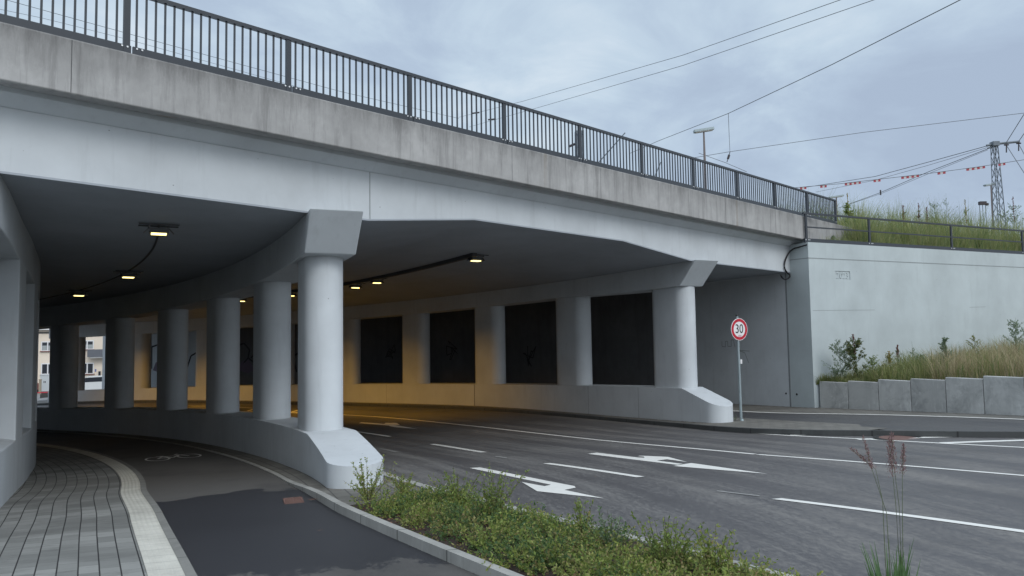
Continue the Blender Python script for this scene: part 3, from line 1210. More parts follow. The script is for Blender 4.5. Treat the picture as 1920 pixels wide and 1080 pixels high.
# ------------------------------------------------------------------ right abutment wall and wing wall
RA = 51.97
PC = .068                    # corner
corner = P(PC, RA, 0)
ZW = 2.98                    # top of the wing wall (m)
PJ = .0845
abut = thing('abutment_wall', 'tall pale abutment wall at right end of bridge, in shade behind speed limit sign', 'wall', P(.085, RA, zp(.085)))
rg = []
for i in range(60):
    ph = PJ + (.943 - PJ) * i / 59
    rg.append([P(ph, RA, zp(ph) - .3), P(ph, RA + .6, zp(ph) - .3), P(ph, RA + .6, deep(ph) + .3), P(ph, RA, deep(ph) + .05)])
M['inner'] = raw_concrete('shade_darkened_wall', (.15, .155, .16), (.07, .07, .072), 3, .5)  # darker copy of the wall finish: daylight falloff put into the colour
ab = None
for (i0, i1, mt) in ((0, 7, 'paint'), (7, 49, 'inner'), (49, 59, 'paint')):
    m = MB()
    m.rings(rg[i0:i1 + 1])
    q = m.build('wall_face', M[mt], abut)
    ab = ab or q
seam_on(ab, PJ + .0006, RA - .003, zp(PJ), 2.45, 'joint', .02, 'seam')
seam_on(ab, PJ + .0012, RA - .004, zp(PJ), 2.45, 'joint', .007, 'gap')
for dph in (-.004, .004):
    t_, o_ = head(PJ + dph)
    m = MB()
    q = P(PJ + dph, RA - .012, zp(PJ) + .42)
    m.tube([q, q + o_ * .05], .035, 8)
    m.build('anchor_cap', M['black'], ab)
# small tags on the abutment
arc_scrawl(abut, RA, -1, [wig(.128, -.55, [(0, 0), (.001, .25), (.003, .25), (.003, .02), (.006, .02), (.006, .2), (.008, .2), (.008, 0), (.011, .02), (.011, .2)]),
                          wig(.116, -.75, [(0, .06), (.009, .08), (.004, 0), (.001, -.35)])], .022, 'seam')
tagp = []
for (p_, z_) in tagp:
    arc_scrawl(abut, RA, -1, [wig(p_, z_, [(0, 0), (.002, .5), (.004, .1), (.006, .55), (.008, .05), (.010, .5), (.011, .1), (.013, .4)]),
                              wig(p_, z_ - .35, [(.001, .0), (.004, .25), (.007, -.2), (.010, .2)])], .05, 'spray')
for (p_, z_, seed) in ((.335, -.9, 3), (.435, -.7, 5), (.52, -.8, 9)):
    rs = random.Random(seed)
    arc_scrawl(abut, RA, -1, [wig(p_, z_, [(rs.uniform(-.003, .013), rs.uniform(-.4, .5)) for _ in range(9)]), wig(p_, z_ - .3, [(rs.uniform(0, .01), rs.uniform(-.3, .4)) for _ in range(5)])], .045, 'spray')
# big mural outlines further in
for k, p_ in enumerate((.66, .72, .78, .845)):
    z_ = -2.0
    arc_scrawl(abut, RA, -1, [wig(p_, z_, [(0, 0), (.004, .6), (.012, .85), (.018, .55), (.022, .05)]),
                              wig(p_, z_, [(.012, .85), (.010, 1.35), (.018, 1.75), (.028, 1.6), (.028, .2)]),
                              wig(p_, z_, [(.028, 1.2), (.036, 1.0), (.041, .3)]),
                              wig(p_ - .004, z_, [(-.004, 1.2), (.008, 1.0), (.012, .85)])], .11, 'spray')
    m = MB()
    pts = [P(p_ + a, RA - .004, z_ + b) for a, b in ((.002, .15), (.012, .8), (.022, .6), (.026, .1), (.012, -.1))]
    m.add(pts, [(0, 1, 2, 3, 4)])
    m.build('graffiti', M['spray_purple'], abut)

WD = Vector((.896, .444, 0)).normalized()
WN = Vector((WD.y, -WD.x, 0))          # outward (towards the viewer)
wing = thing('wing_wall', 'pale painted wing wall right of bridge with year cast in a small panel', 'wall', (corner.x, corner.y, zp(PC) * K))


def WP(a, z, out=0):
    p = corner + WD * a + WN * out
    return Vector((p.x, p.y, z))


def wall_a(x, y):            # where a view ray meets the wing wall: distance along it and height
    d = ray(x, y)
    c = Vector((corner.x, corner.y, 0))
    t = c.dot(WN) / d.dot(WN)
    p = d * t
    return (p - c).dot(WD), p.z


a0_, zt_ = wall_a(1566, 508)
a1_, zb_ = wall_a(1594.5, 525)
LEN = 42
m = MB()
zlo = -2.9
A_, Z_ = [0, a0_, a1_, LEN], [zlo, zb_, zt_, ZW]
for i in range(3):
    for j in range(3):
        if i == 1 and j == 1:
            continue
        m.add([WP(A_[i], Z_[j]), WP(A_[i + 1], Z_[j]), WP(A_[i + 1], Z_[j + 1]), WP(A_[i], Z_[j + 1])], [(0, 1, 2, 3)])
dp = .024
q = [(a0_, zb_), (a1_, zb_), (a1_, zt_), (a0_, zt_)]
for i in range(4):
    (x0, y0), (x1, y1) = q[i], q[(i + 1) % 4]
    m.add([WP(x0, y0), WP(x1, y1), WP(x1, y1, -dp), WP(x0, y0, -dp)], [(0, 1, 2, 3)])
m.add([WP(*c, -dp) for c in q], [(0, 1, 2, 3)])
# return along the tunnel (from corner to the joint), top, back
cj = P(PJ, RA, 0)
m.add([Vector((corner.x, corner.y, zlo)), Vector((corner.x, corner.y, ZW)), Vector((cj.x, cj.y, ZW - .02)), Vector((cj.x, cj.y, zlo))], [(0, 1, 2, 3)])
bk0, bk1 = WP(0, ZW, -.5), WP(LEN, ZW, -.5)
m.add([WP(0, ZW), WP(LEN, ZW), bk1, Vector((cj.x, cj.y, ZW - .02))], [(0, 1, 2, 3)])
m.add([bk0, bk1, WP(LEN, 1, -.5), WP(0, 1, -.5)], [(0, 1, 2, 3)])
m.add([WP(LEN, zlo), WP(LEN, ZW), bk1, WP(LEN, zlo, -.5)], [(0, 1, 2, 3)])
m.build('wall_face', M['paint_wall'], wing)
# joint under the coping
aj0, zj0 = wall_a(1517.7, 480.7)
aj1, zj1 = wall_a(1920, 504)
zj = (zj0 + zj1) / 2
m = MB()
m.box((WP(LEN / 2, zj, .002)), (LEN, .006, .028), math.atan2(WD.y, WD.x))
dd = (Vector((cj.x, cj.y, 0)) - Vector((corner.x, corner.y, 0)))
mid = Vector((corner.x, corner.y, 0)) + dd / 2
nn = Vector((-dd.y, dd.x, 0)).normalized()
if nn.dot(-mid) < 0:
    nn = -nn
m.box((mid + nn * .002 + Vector((0, 0, zj))), (dd.length, .006, .028), math.atan2(dd.y, dd.x))
m.build('coping_joint', M['seam'], wing)
for (x0, x1, y) in ((1524, 1640, 582.5), (1818, 1848, 576.5)):
    aa, zz = wall_a(x0, y)
    ab_, zz2 = wall_a(x1, y - 1)
    m = MB()
    m.add([WP(aa, zz, .003), WP(ab_, zz2, .003), WP(ab_, zz2 + .012, .003), WP(aa, zz + .012, .003)], [(0, 1, 2, 3)])
    m.build('pour_line', M['seam'], wing)
# the year, raised in the panel
cu = bpy.data.curves.new('year', 'FONT')
cu.body = '2023'
cu.size = 1
cu.extrude = .02
cu.offset = .015
cu.align_x = 'CENTER'
cu.align_y = 'CENTER'
to = bpy.data.objects.new('year_tmp', cu)
COL.objects.link(to)
bpy.context.view_layer.update()
ym = bpy.data.meshes.new_from_object(to.evaluated_get(bpy.context.evaluated_depsgraph_get()))
bpy.data.objects.remove(to)


def place_text(me, center, ux, uy, un, size_w, size_h, depth, name, mat, par):
    co = np.array([v.co[:] for v in me.vertices])
    mn, mx = co.min(0), co.max(0)
    b = Vector((0, 0, 0))
    q = par
    while q is not None:
        b += q.location
        q = q.parent
    for v in me.vertices:
        a = (v.co.x - (mn[0] + mx[0]) / 2) / (mx[0] - mn[0]) * size_w
        h = (v.co.y - (mn[1] + mx[1]) / 2) / (mx[1] - mn[1]) * size_h
        d = (v.co.z - mn[2]) / max(1e-6, mx[2] - mn[2]) * depth
        v.co = center + ux * a + uy * h + un * d - b
    me.name = name
    me.materials.clear()
    me.materials.append(mat)
    o = bpy.data.objects.new(name, me)
    COL.objects.link(o)
    o.parent = par
    return o


UP = Vector((0, 0, 1))
place_text(ym, WP((a0_ + a1_) / 2, (zb_ + zt_) / 2, -dp), WD, UP, WN, (a1_ - a0_) * .84, (zt_ - zb_) * .74, .016, 'year_numerals', M['paint_wall'], wing)

# concrete L blocks along the far footway
first = None
bl_px = [1535, 1579, 1634, 1691, 1754, 1821, 1894, 1975]
blab = ['short grey retaining block against wing wall, leftmost and lowest of the row',
        'grey retaining block second from wing wall corner, dark band under its top edge',
        'pale grey retaining block third from wing wall corner, evenly weathered face',
        'plain warm-grey retaining block fourth from the wing wall corner',
        'grey retaining block with white limy blotches, fifth from wing wall corner',
        'grey retaining block with round dark stain in middle, sixth from the corner',
        'tallest grey retaining block, rightmost at edge of the photograph']
RB = 52.15
bphi = [.0665 - .0195 * i for i in range(8)]
bphi += [-.0895, -.109, -.1285]
btop = [-1.62, -1.56, -1.47, -1.40, -1.32, -1.24, -1.16, -1.08, -1.0, -.92]
blab += ['retaining block next to the right of tallest one in view', 'retaining block two to the right of the tallest one in view', 'last grey retaining block at far right end of the row']
for i in range(10):
    p1, p0 = bphi[i] - .0002, bphi[i + 1] + .0002
    pm = (p0 + p1) / 2
    base = P(pm, RB, zp(pm))
    m = MB()
    zt = btop[i]
    ch = .012
    rg = []
    for z, e in ((zp(pm) - .2, 0), (zt - ch, 0), (zt, ch)):
        rg.append([P(p0 + e / RB, RB - .02 + e, z + (.0 if z > -2 else 0)), P(p1 - e / RB, RB - .02 + e, z), P(p1 - e / RB, RB + .12 - e, z), P(p0 + e / RB, RB + .12 - e, z)])
    m.rings(rg)
    m.build('retaining_block', M['block'], None, None, base)
    o = bpy.data.objects[-1] if False else [q for q in COL.objects if q.name.startswith('retaining_block')][-1]
    tag(o, blab[i], 'retaining block', 'concrete retaining blocks along the far footway')

# ---- lower bank between blocks and wing wall
def bank_pt(t, v):
    """t 0..1 along the row of blocks, v 0 at blocks .. 1 at the wing wall"""
    ph = .064 - .30 * t
    q0 = P(ph, RB + .1, -1.68 + 1.12 * t + 2.5 * max(0, t - .42) ** 1.5)
    a = .1 + 30 * t ** 1.15
    zw = -1.70 + .72 * (t / .434) ** 1.5 + 1.5 * max(0, t - .5)
    q1 = WP(a, zw * K, .0)
    return q0.lerp(q1, v)


m = MB()
NT, NV = 36, 8
vs = [bank_pt(i / NT, j / NV) for i in range(NT + 1) for j in range(NV + 1)]
m.add(vs, [(i * (NV + 1) + j, (i + 1) * (NV + 1) + j, (i + 1) * (NV + 1) + j + 1, i * (NV + 1) + j + 1) for i in range(NT) for j in range(NV)])
struct(m, 'lower_bank', M['earth'])


def up_z(a, b):
    return 2.72 + .75 * sm(0, 4.5, b) + .35 * sm(4, 16, b) + .25 * sm(8, 30, a)


m = MB()
aa = [0.05, .6, 1.5, 3, 5, 8, 12, 18, 26, 36, 50, 70]
bb = [.5, 1.2, 2, 3, 4.5, 7, 11, 18, 30, 60, 120]
vs = []
for a in aa:
    for b in bb:
        p = corner + WD * a - WN * b
        vs.append((p.x, p.y, up_z(a, b)))
m.add(vs, [(i * len(bb) + j, (i + 1) * len(bb) + j, (i + 1) * len(bb) + j + 1, i * len(bb) + j + 1) for i in range(len(aa) - 1) for j in range(len(bb) - 1)])
struct(m, 'upper_embankment', M['earth'])

# ------------------------------------------------------------------ railings
rail = thing('bridge_railing', 'long anthracite steel railing of upright bars along top of bridge', 'railing', FP(10, .1, z_ft(10)))
S = 2.45
OFR = .12
n_post = [-3, -2, -1] + list(range(0, 11))
RZ = math.atan2(B.y, B.x)
h_r = .945
m = MB()
rg = []
for i in range(30):
    s = -9 + (10 * S + .05 + 9) * i / 29
    z = z_ft(s)
    rg.append([FP(s, OFR - .035, z + h_r - .055), FP(s, OFR + .035, z + h_r - .055), FP(s, OFR + .035, z + h_r), FP(s, OFR - .035, z + h_r)])
m.rings(rg)
m.build('handrail', M['steel'], rail)
for k, n in enumerate(n_post[:-1]):
    s0, s1 = n * S + .012 + .07, (n + 1) * S - .012 + .07
    m = MB()
    rg = []
    for s in (s0, s1):
        z = z_ft(s)
        rg.append([FP(s, OFR - .02, z + .012), FP(s, OFR + .02, z + .012), FP(s, OFR + .02, z + .135), FP(s, OFR - .02, z + .135)])
    m.rings(rg)
    for s in (s0 + .05, s0 + .12, s1 - .05, s1 - .12):
        m.box(FP(s, OFR - .024, z_ft(s) + .11), (.022, .012, .022), RZ, 1)
    m.build('bottom_rail', [M['steel'], M['bolt']], rail)
for n in n_post:
    s = n * S
    m = MB()
    z = z_ft(s)
    m.box(FP(s, OFR, z + .47), (.085, .05, .93), RZ)
    m.build('post', M['steel'], rail)
bars = []
for n in n_post[:-1]:
    for k in range(1, 19):
        s = n * S + S * k / 19
        bars.append(s)
bars = [s for s in bars if s > -3.4]
rest = MB()
for i, s in enumerate(bars):
    z = z_ft(s)
    c = FP(s, OFR, z + .51)
    if i < 98:
        m = MB()
        m.box(c, (.026, .022, .78), RZ)
        m.build('bar', M['steel'], rail)
    else:
        rest.box(c, (.026, .022, .78), RZ)
o = rest.build('bars', M['steel'], rail)
o['kind'] = 'stuff'

wr = thing('wall_railing', 'low anthracite two-rail steel railing on top of the wing wall', 'railing', WP(0, ZW))
wz = math.atan2(WD.y, WD.x)
posts = [wall_a(1517, 463)[0], wall_a(1636, 468)[0], wall_a(1790, 473)[0]]
posts[0] = .06
gap_ = posts[2] - posts[1]
posts += [posts[2] + gap_ * k for k in (1, 2, 3)]
for a in posts:
    m = MB()
    m.box(WP(a, ZW + .50, -.1), (.085, .05, .96), wz)
    for da in (-.06, .06, .12):
        m.box(WP(a + da, ZW + .09, -.071), (.03, .012, .03), wz, 1)
    m.build('post', [M['steel'], M['bolt']], wr)
m = MB()
m.box(WP(posts[-1] / 2, ZW + 1.0, -.1), (posts[-1] + .15, .06, .06), wz)
m.build('handrail', M['steel'], wr)
m = MB()
m.box(WP(posts[-1] / 2, ZW + .53, -.1), (posts[-1], .035, .045), wz)
m.build('middle_rail', M['steel'], wr)
m = MB()
m.box(WP(posts[-1] / 2, ZW + .075, -.1), (posts[-1] + .1, .06, .125), wz)
m.build('bottom_rail', M['steel'], wr)

# ------------------------------------------------------------------ speed limit sign
sb = P(.0395, 47.22, zp(.0395))
dS = sb.y
sign = thing('speed_limit_sign', 'round red-rimmed thirty speed limit sign on thin grey pole at end of right pier', 'road sign', sb)
ztop = at_depth(1386.3, 593, dS).z
zc_ = at_depth(1388, 617.5, dS).z
m = MB()
tilt = Vector((.012, 0, 0))
m.tube([sb + Vector((0, 0, -.1)), Vector((sb.x - .02, sb.y, ztop))], .038, 12)
m.build('pole', M['galv'], sign, 40)
m = MB()
m.tube([Vector((sb.x - .02, sb.y, ztop)), Vector((sb.x - .02, sb.y, ztop + .05))], [.045, .035], 10)
m.build('pole_cap', M['black'], sign)
rad = .315
cen = Vector((sb.x - .005, sb.y, zc_))
view = Vector((-cen.x, -cen.y, 0)).normalized()
fn = (Matrix.Rotation(R(45), 3, 'Z') @ view)           # faces the oncoming lane, turned from the viewer
fx = Vector((-fn.y, fn.x, 0))
fu = UP


def disc(r0_, r1_, d, name, mat, thick=0):
    m = MB()
    n = 48
    pts = []
    c = cen + fn * d
    o_ = [c + (fx * math.cos(2 * math.pi * k / n) + fu * math.sin(2 * math.pi * k / n)) * r1_ for k in range(n)]
    if r0_ > 0:
        i_ = [c + (fx * math.cos(2 * math.pi * k / n) + fu * math.sin(2 * math.pi * k / n)) * r0_ for k in range(n)]
        m.add(o_ + i_, [(k, (k + 1) % n, n + (k + 1) % n, n + k) for k in range(n)])
    else:
        m.add(o_, [tuple(range(n))])
        if thick:
            b_ = [p - fn * thick for p in o_]
            m.add(o_ + b_, [(k, (k + 1) % n, n + (k + 1) % n, n + k) for k in range(n)] + [tuple(range(n, 2 * n))])
    return m.build(name, mat, plate if name != 'sign_plate' else sign)


plate = None
plate = disc(0, rad, .055, 'sign_plate', M['white'], .012)
disc(rad * .70, rad * .955, .0575, 'red_rim', M['red'])
cu = bpy.data.curves.new('limit', 'FONT')
cu.body = '30'
cu.extrude = .001
to = bpy.data.objects.new('tmp', cu)
COL.objects.link(to)
bpy.context.view_layer.update()
tm = bpy.data.meshes.new_from_object(to.evaluated_get(bpy.context.evaluated_depsgraph_get()))
bpy.data.objects.remove(to)
if fx.dot(Vector((1, 0, 0))) < 0:
    ux_ = -fx
else:
    ux_ = fx
# right-hand direction as seen from the front
ux_ = UP.cross(fn)
place_text(tm, cen + fn * .0575 + UP * .02, ux_, UP, fn, rad * .92, rad * .80, .002, 'numerals', M['ink'], plate)
m = MB()
c = cen + fn * .058 - UP * .18
m.add([c + ux_ * a + UP * b for a, b in ((-.07, -.03), (.05, -.04), (.08, .01), (.0, .03), (-.06, .012))], [(0, 1, 2, 3, 4)])
m.build('sticker', plain('torn_sticker', (.62, .45, .48), .6), plate)
for dz in (-.2, .2):
    m = MB()
    m.box(cen + UP * dz + fn * .02, (.11, .06, .03), math.atan2(fx.y, fx.x))
    m.build('clamp', M['galv'], sign)
m = MB()
q = at_depth(1389, 678, dS)
m.tube([q + Vector((0, 0, -.06)), q + Vector((0, 0, .06))], .0405, 10)
m.build('pole_sticker', M['white'], sign)
m = MB()
m.tube([sb + Vector((.018, 0, -.005)), sb + Vector((.018, 0, .05))], [.06, .045], 10)
m.build('foot_collar', M['galv'], sign)

# ------------------------------------------------------------------ ceiling lamps
def lamp_z(ph, rho):
    return (deep(ph) + haunch(rho)) * K


lamp0 = thing('ceiling_lamp', 'x', 'ceiling lamp', (0, 0, 0), 'sodium lamps under the bridge')
m = MB()
m.box((0, 0, -.12), (.32, .20, .09))
for sx in (-1, 1):
    m.add([(sx * .17, -.10, -.08), (sx * .17, .10, -.08), (sx * .25, .09, -.17), (sx * .25, -.09, -.17)], [(0, 1, 2, 3)])
m.build('housing', M['lamp_body'], lamp0)
m = MB()
m.box((0, 0, -.178), (.25, .15, .022))
m.build('lens', M['lens'], lamp0)
for sy in (-.14, .14):
    m = MB()
    m.box((0, sy, -.02), (.66, .02, .022))
    for sx in (-.16, .16):
        m.box((sx, sy, -.055), (.03, .03, .035))
    m.build('bracket', M['lamp_body'], lamp0)
lamps = [(.018, 33.01, 'lone sodium ceiling lamp nearest the viewer over the left-hand path', .6),
         (.219, 33.25, 'small sodium lamp midway along ceiling over left-hand path', .6),
         (.375, 33.40, 'farthest sodium lamp over the left-hand path, near left wall', .6),
         (.113, 40.95, 'sodium ceiling lamp at front end of the dark cable tray over road', 4),
         (.262, 41.16, 'sodium lamp over road, right one of the pair beside the near pier column', 20),
         (.304, 41.38, 'sodium lamp over road touching right edge of near pier column', 36),
         (.396, 41.05, 'sodium lamp over road seen through gap just left of near column', 56),
         (.469, 40.78, 'dim distant sodium lamp over road, seen left of second near column', 64),
         (.64, 40.9, 'farthest sodium lamp over road that can be made out, deep in the underpass', 95),
         (.77, 41.0, 'last sodium lamp over road, near the far mouth of the underpass', 85)]
for i, (ph, rho, lab, pw) in enumerate(lamps):
    p = P(ph, rho, 0)
    p.z = lamp_z(ph, rho) - .004
    t_, o_ = head(ph)
    rz = math.atan2(o_.y, o_.x)
    if i == 0:
        lp = lamp0
        lp.location = p
        lp.rotation_euler = (0, 0, rz)
    else:
        lp = dup(lamp0, p, rz)
    lp['label'] = lab
    al = bpy.data.lights.new('lamp_light', 'AREA')
    al.shape = 'RECTANGLE'
    al.size, al.size_y = .28, .17
    al.energy = pw
    al.color = (1, .50, .06)
    al.spread = R(96)
    ao = bpy.data.objects.new('lamp_light', al)
    COL.objects.link(ao)
    ao.location = (p.x, p.y, p.z - .205)
    # the road luminaires throw their light out towards the far wall
    aim = Vector((0, 0, -1)) if i < 3 else (o_ * .45 - UP * .89)
    ao.rotation_euler = (-aim).to_track_quat('Z', 'Y').to_euler()
# cable runs
def run(pts, name, label, wd=.05, ht=.04):
    m = MB()
    fine = []
    for (a, b) in zip(pts[:-1], pts[1:]):
        for k in range(9):
            fine.append((a[0] + (b[0] - a[0]) * k / 8, a[1] + (b[1] - a[1]) * k / 8))
    rg = []
    for i, (ph, rho) in enumerate(fine):
        p = P(ph, rho, 0)
        p.z = lamp_z(ph, rho)
        q = P(*fine[min(i + 1, len(fine) - 1)], 0) - P(*fine[max(i - 1, 0)], 0)
        q.z = 0
        n = Vector((-q.y, q.x, 0)).normalized() * wd / 2
        rg.append([p - n + UP * .01, p + n + UP * .01, p + n - UP * ht, p - n - UP * ht])
    m.rings(rg)
    o = m.build(name, M['conduit'], None, None, rg[0][0])
    tag(o, label, 'cable conduit')


run([(.022, 33.01), (.10, 33.12), (.219, 33.25), (.375, 33.4), (.5, 33.5)], 'cable_conduit', 'thin dark cable conduit linking ceiling lamps over the left-hand path', .035, .02)
run([(.106, 40.75), (.19, 40.85), (.29, 41.0), (.48, 40.6), (.7, 40.6)], 'cable_tray', 'straight dark cable tray along ceiling over road between lamps', .14, .10)

# loose cable at the abutment corner
dC = P(PJ, RA, 0).y - .22
pp = [(1513, 459), (1500, 463), (1487, 467), (1478, 476), (1472, 490), (1471, 502), (1475, 510), (1481, 516), (1479, 521), (1473, 524), (1467, 521), (1464, 516)]
ret_n = Vector((-(cj.y - corner.y), cj.x - corner.x, 0)).normalized()
pts = []
for x, y in pp:
    d = ray(x, y)
    c_ = Vector((corner.x, corner.y, 0))
    t_ = c_.dot(ret_n) / d.dot(ret_n)
    t2_ = (P0.dot(NB) + OFF_G) / d.dot(NB)
    pts.append(d * (min(t_, t2_) * (1 - .11 / 25)))
fine = []
for i in range(len(pts) - 1):
    p0_, p1_, p2_, p3_ = pts[max(i - 1, 0)], pts[i], pts[i + 1], pts[min(i + 2, len(pts) - 1)]
    for k in range(5):
        t = k / 5
        fine.append(.5 * ((2 * p1_) + (p2_ - p0_) * t + (2 * p0_ - 5 * p1_ + 4 * p2_ - p3_) * t * t + (3 * p1_ - p0_ - 3 * p2_ + p3_) * t ** 3))
fine.append(pts[-1])
m = MB()
m.tube(fine, .026, 8)
tag(m.build('loose_cable', M['black'], None, 60, fine[0]), 'loose black cable hanging in a hook at the abutment corner', 'cable')

# ------------------------------------------------------------------ manhole, drain, litter
mp_ = ground_at(1686, 822.3, gz)
m = MB()
n = 32
m.add([mp_ + Vector((.40 * math.cos(2 * math.pi * k / n), .40 * math.sin(2 * math.pi * k / n), .012)) for k in range(n)]
      + [mp_ + Vector((.40 * math.cos(2 * math.pi * k / n), .40 * math.sin(2 * math.pi * k / n), -.05)) for k in range(n)],
      [tuple(range(n))] + [(k, (k + 1) % n, n + (k + 1) % n, n + k) for k in range(n)])
mh = thing('manhole_cover', 'round rusty red manhole cover among white hatching on far side of road', 'manhole cover', mp_)
m.build('cover_plate', M['rust'], mh)
m = MB()
m.add([mp_ + Vector((r_ * math.cos(2 * math.pi * k / n), r_ * math.sin(2 * math.pi * k / n), .014)) for r_ in (.40, .52) for k in range(n)],
      [(k, (k + 1) % n, n + (k + 1) % n, n + k) for k in range(n)])
m.build('ring_frame', M['curb_dark'], mh)
dp_ = ground_at(550, 940, flat)
t_, o_ = head(topol(dp_)[0])
rzd = math.atan2(t_.y, t_.x)
dr = thing('drain_grate', 'small rusty drain grate in the cycle path beside the kerb', 'drain grate', dp_)
m = MB()
m.box(dp_ + UP * .006, (.34, .015, .02), rzd)
Mz = Matrix.Rotation(rzd, 3, 'Z')
for k in range(-4, 5):
    m.box(dp_ + UP * .008 + Mz @ Vector((.038 * k, 0, 0)), (.018, .22, .014), rzd)
for s in (-1, 1):
    m.box(dp_ + UP * .01 + Mz @ Vector((0, .115 * s, 0)), (.36, .02, .014), rzd)
    m.box(dp_ + UP * .01 + Mz @ Vector((.175 * s, 0, 0)), (.02, .25, .014), rzd)
m.build('grate', M['rust'], dr)
m = MB()
m.box(dp_ + UP * .002, (.34, .22, .006), rzd)
m.build('sump', M['black'], dr)
for k, (x, y, lab) in enumerate(((586, 940, 'brown dead leaf on the cycle path next to rusty drain grate'), (600, 999, 'dark leaf scrap lying alone on open cycle path'), (258, 921, 'small dark leaf on the white ribbed strip'))):
    p = ground_at(x, y, flat) + UP * .022
    m = MB()
    a = .045 if k == 0 else .022
    m.add([p + Vector((-a * 1.6, 0, 0)), p + Vector((0, -a * .6, .006)), p + Vector((a * 1.7, .01, .012)), p + Vector((.01, a * .7, .004))], [(0, 1, 2, 3)])
    tag(m.build('fallen_leaf', M['dead'], None, None, p), lab, 'leaf')

# ------------------------------------------------------------------ vegetation
def leaf_quads(mb, pos, dirs, size, width=.45, mi=0):
    pos = np.asarray(pos)
    dirs = np.asarray(dirs)
    n = len(pos)
    dirs = dirs / np.linalg.norm(dirs, axis=1, keepdims=True)
    rnd = rng.normal(size=(n, 3))
    side = np.cross(dirs, rnd)
    side /= np.linalg.norm(side, axis=1, keepdims=True) + 1e-9
    L_ = (size * rng.uniform(.65, 1.3, n))[:, None]
    W_ = L_ * width
    a = pos
    b = pos + dirs * L_ * .5 + side * W_ * .5
    c = pos + dirs * L_
    d = pos + dirs * L_ * .5 - side * W_ * .5
    V_ = np.stack([a, b, c, d], 1).reshape(-1, 3)
    o = len(mb.v)
    mb.v += [tuple(q) for q in V_.tolist()]
    mb.uv += [(0, 0)] * (4 * n)
    mb.f += [[o + 4 * i, o + 4 * i + 1, o + 4 * i + 2, o + 4 * i + 3] for i in range(n)]
    mb.mi += [mi] * n


def twig_leaves(mb, p, d, length, nleaf, lsize, mi=0, stem=None, width=.45, droop=.3, stem_r=.0025):
    p = np.array(p, float)
    d = np.array(d, float)
    d /= np.linalg.norm(d)
    pts = []
    cur = p.copy()
    dd = d.copy()
    for k in range(7):
        pts.append(cur.copy())
        cur = cur + dd * length / 6
        dd = dd + np.array([0, 0, -droop * .14]) + rng.normal(size=3) * .05
        dd /= np.linalg.norm(dd)
    pts = np.array(pts)
    t = rng.uniform(.12, 1, nleaf) * 5.999
    i0 = t.astype(int)
    fr = (t - i0)[:, None]
    pos = pts[i0] * (1 - fr) + pts[i0 + 1] * fr
    ax = pts[i0 + 1] - pts[i0]
    ax /= np.linalg.norm(ax, axis=1, keepdims=True)
    dirs = ax * .7 + rng.normal(size=(nleaf, 3)) * .75
    leaf_quads(mb, pos, dirs, lsize, width, mi)
    if stem is not None:
        stem.tube([tuple(q) for q in pts[::2]], [stem_r, stem_r * .8, stem_r * .6, stem_r * .4][:len(pts[::2])], 4, cap=False)


def bed_point(ph, v):
    a, b = f_br(ph) + .12, f_kr(ph) - .14
    rh = a + (b - a) * v
    p = P(ph, rh, g0(ph))
    return p + UP * .03


# ground cover: clumps of low shoots, uneven in height and tone, with gaps of bare mulch
M['leaf_dark'] = leafy('dark_shrub_leaf', [(.06, .12, .045), (.11, .18, .06), (.08, .15, .065), (.15, .22, .07)], .5, .4)
M['leaf_olive'] = leafy('olive_shrub_leaf', [(.20, .25, .065), (.30, .33, .10), (.15, .21, .06), (.36, .33, .15), (.26, .18, .09)], .5, .4)
tones = [('leaf', 'mid green ground cover shrubs filling the kerbed planting bed', MB()),
         ('leaf_dark', 'dark green patches of ground cover in the planting bed', MB()),
         ('leaf_olive', 'olive and reddish patches of ground cover in the planting bed', MB())]
bed_stems = MB()
gaps = [(-.143, .12, .5), (-.165, .10, .7), (-.182, .08, .6), (-.198, .10, .8), (-.212, .16, .6), (-.19, .50, .4), (-.205, .78, .5), (-.228, .55, .6), (-.232, .12, .6), (-.155, .88, .5), (-.175, .93, .6)]
for c in range(195):
    ph, v = rng.uniform(-.262, -.133), rng.uniform(.06, .92)
    w_ = P(ph, f_kr(ph), 0) - P(ph, f_br(ph), 0)
    bare = any(((ph - a) / .010) ** 2 + ((v - b) / .11) ** 2 < q for a, b, q in gaps)
    if bare:
        continue
    ctr = bed_point(ph, v)
    rad_ = rng.uniform(.10, .24)
    hh_ = rng.uniform(.12, .34) * (1.0 if .2 < v < .75 else .7)
    tone = tones[rng.choice([0, 0, 0, 1, 2])]
    for k in range(int(22 + 60 * rad_)):
        th, rr = rng.uniform(0, 2 * math.pi), rad_ * math.sqrt(rng.uniform())
        p = ctr + Vector((math.cos(th) * rr, math.sin(th) * rr, -.01))
        q_ = topol(p)
        if not f_br(q_[0]) + .13 < q_[1] < f_kr(q_[0]) - .17 or q_[0] > -.129:
            continue
        out = rr / rad_
        d = (math.cos(th) * out * .9 + rng.normal() * .25, math.sin(th) * out * .9 + rng.normal() * .25, rng.uniform(.45, 1))
        L_ = hh_ * rng.uniform(.6, 1.25) * (1.15 - .35 * out)
        twig_leaves(tone[2], p, d, L_, 13, rng.uniform(.022, .036), 0, bed_stems if k % 3 == 0 else None, .5, .45, .002)
for mt, lab, mb_q in tones:
    tag(mb_q.build('ground_cover', M[mt]), lab, None, None, 'stuff')
tag(bed_stems.build('ground_cover_twigs', M['twig']), 'thin brown twigs among the ground cover shrubs', None, None, 'stuff')
# mulch chips
mul = MB()
n = 2600
ps, ds = [], []
for k in range(n):
    p = bed_point(rng.uniform(-.34, -.131), rng.uniform(.0, 1.0)) + UP * .004
    ps.append(p[:])
    ds.append((rng.normal(), rng.normal(), .15 * rng.normal() + .12))
leaf_quads(mul, ps, ds, .035, .5)
tag(mul.build('bark_mulch', M['dead']), 'brown bark chips and dead leaves between low shrubs', None, None, 'stuff')


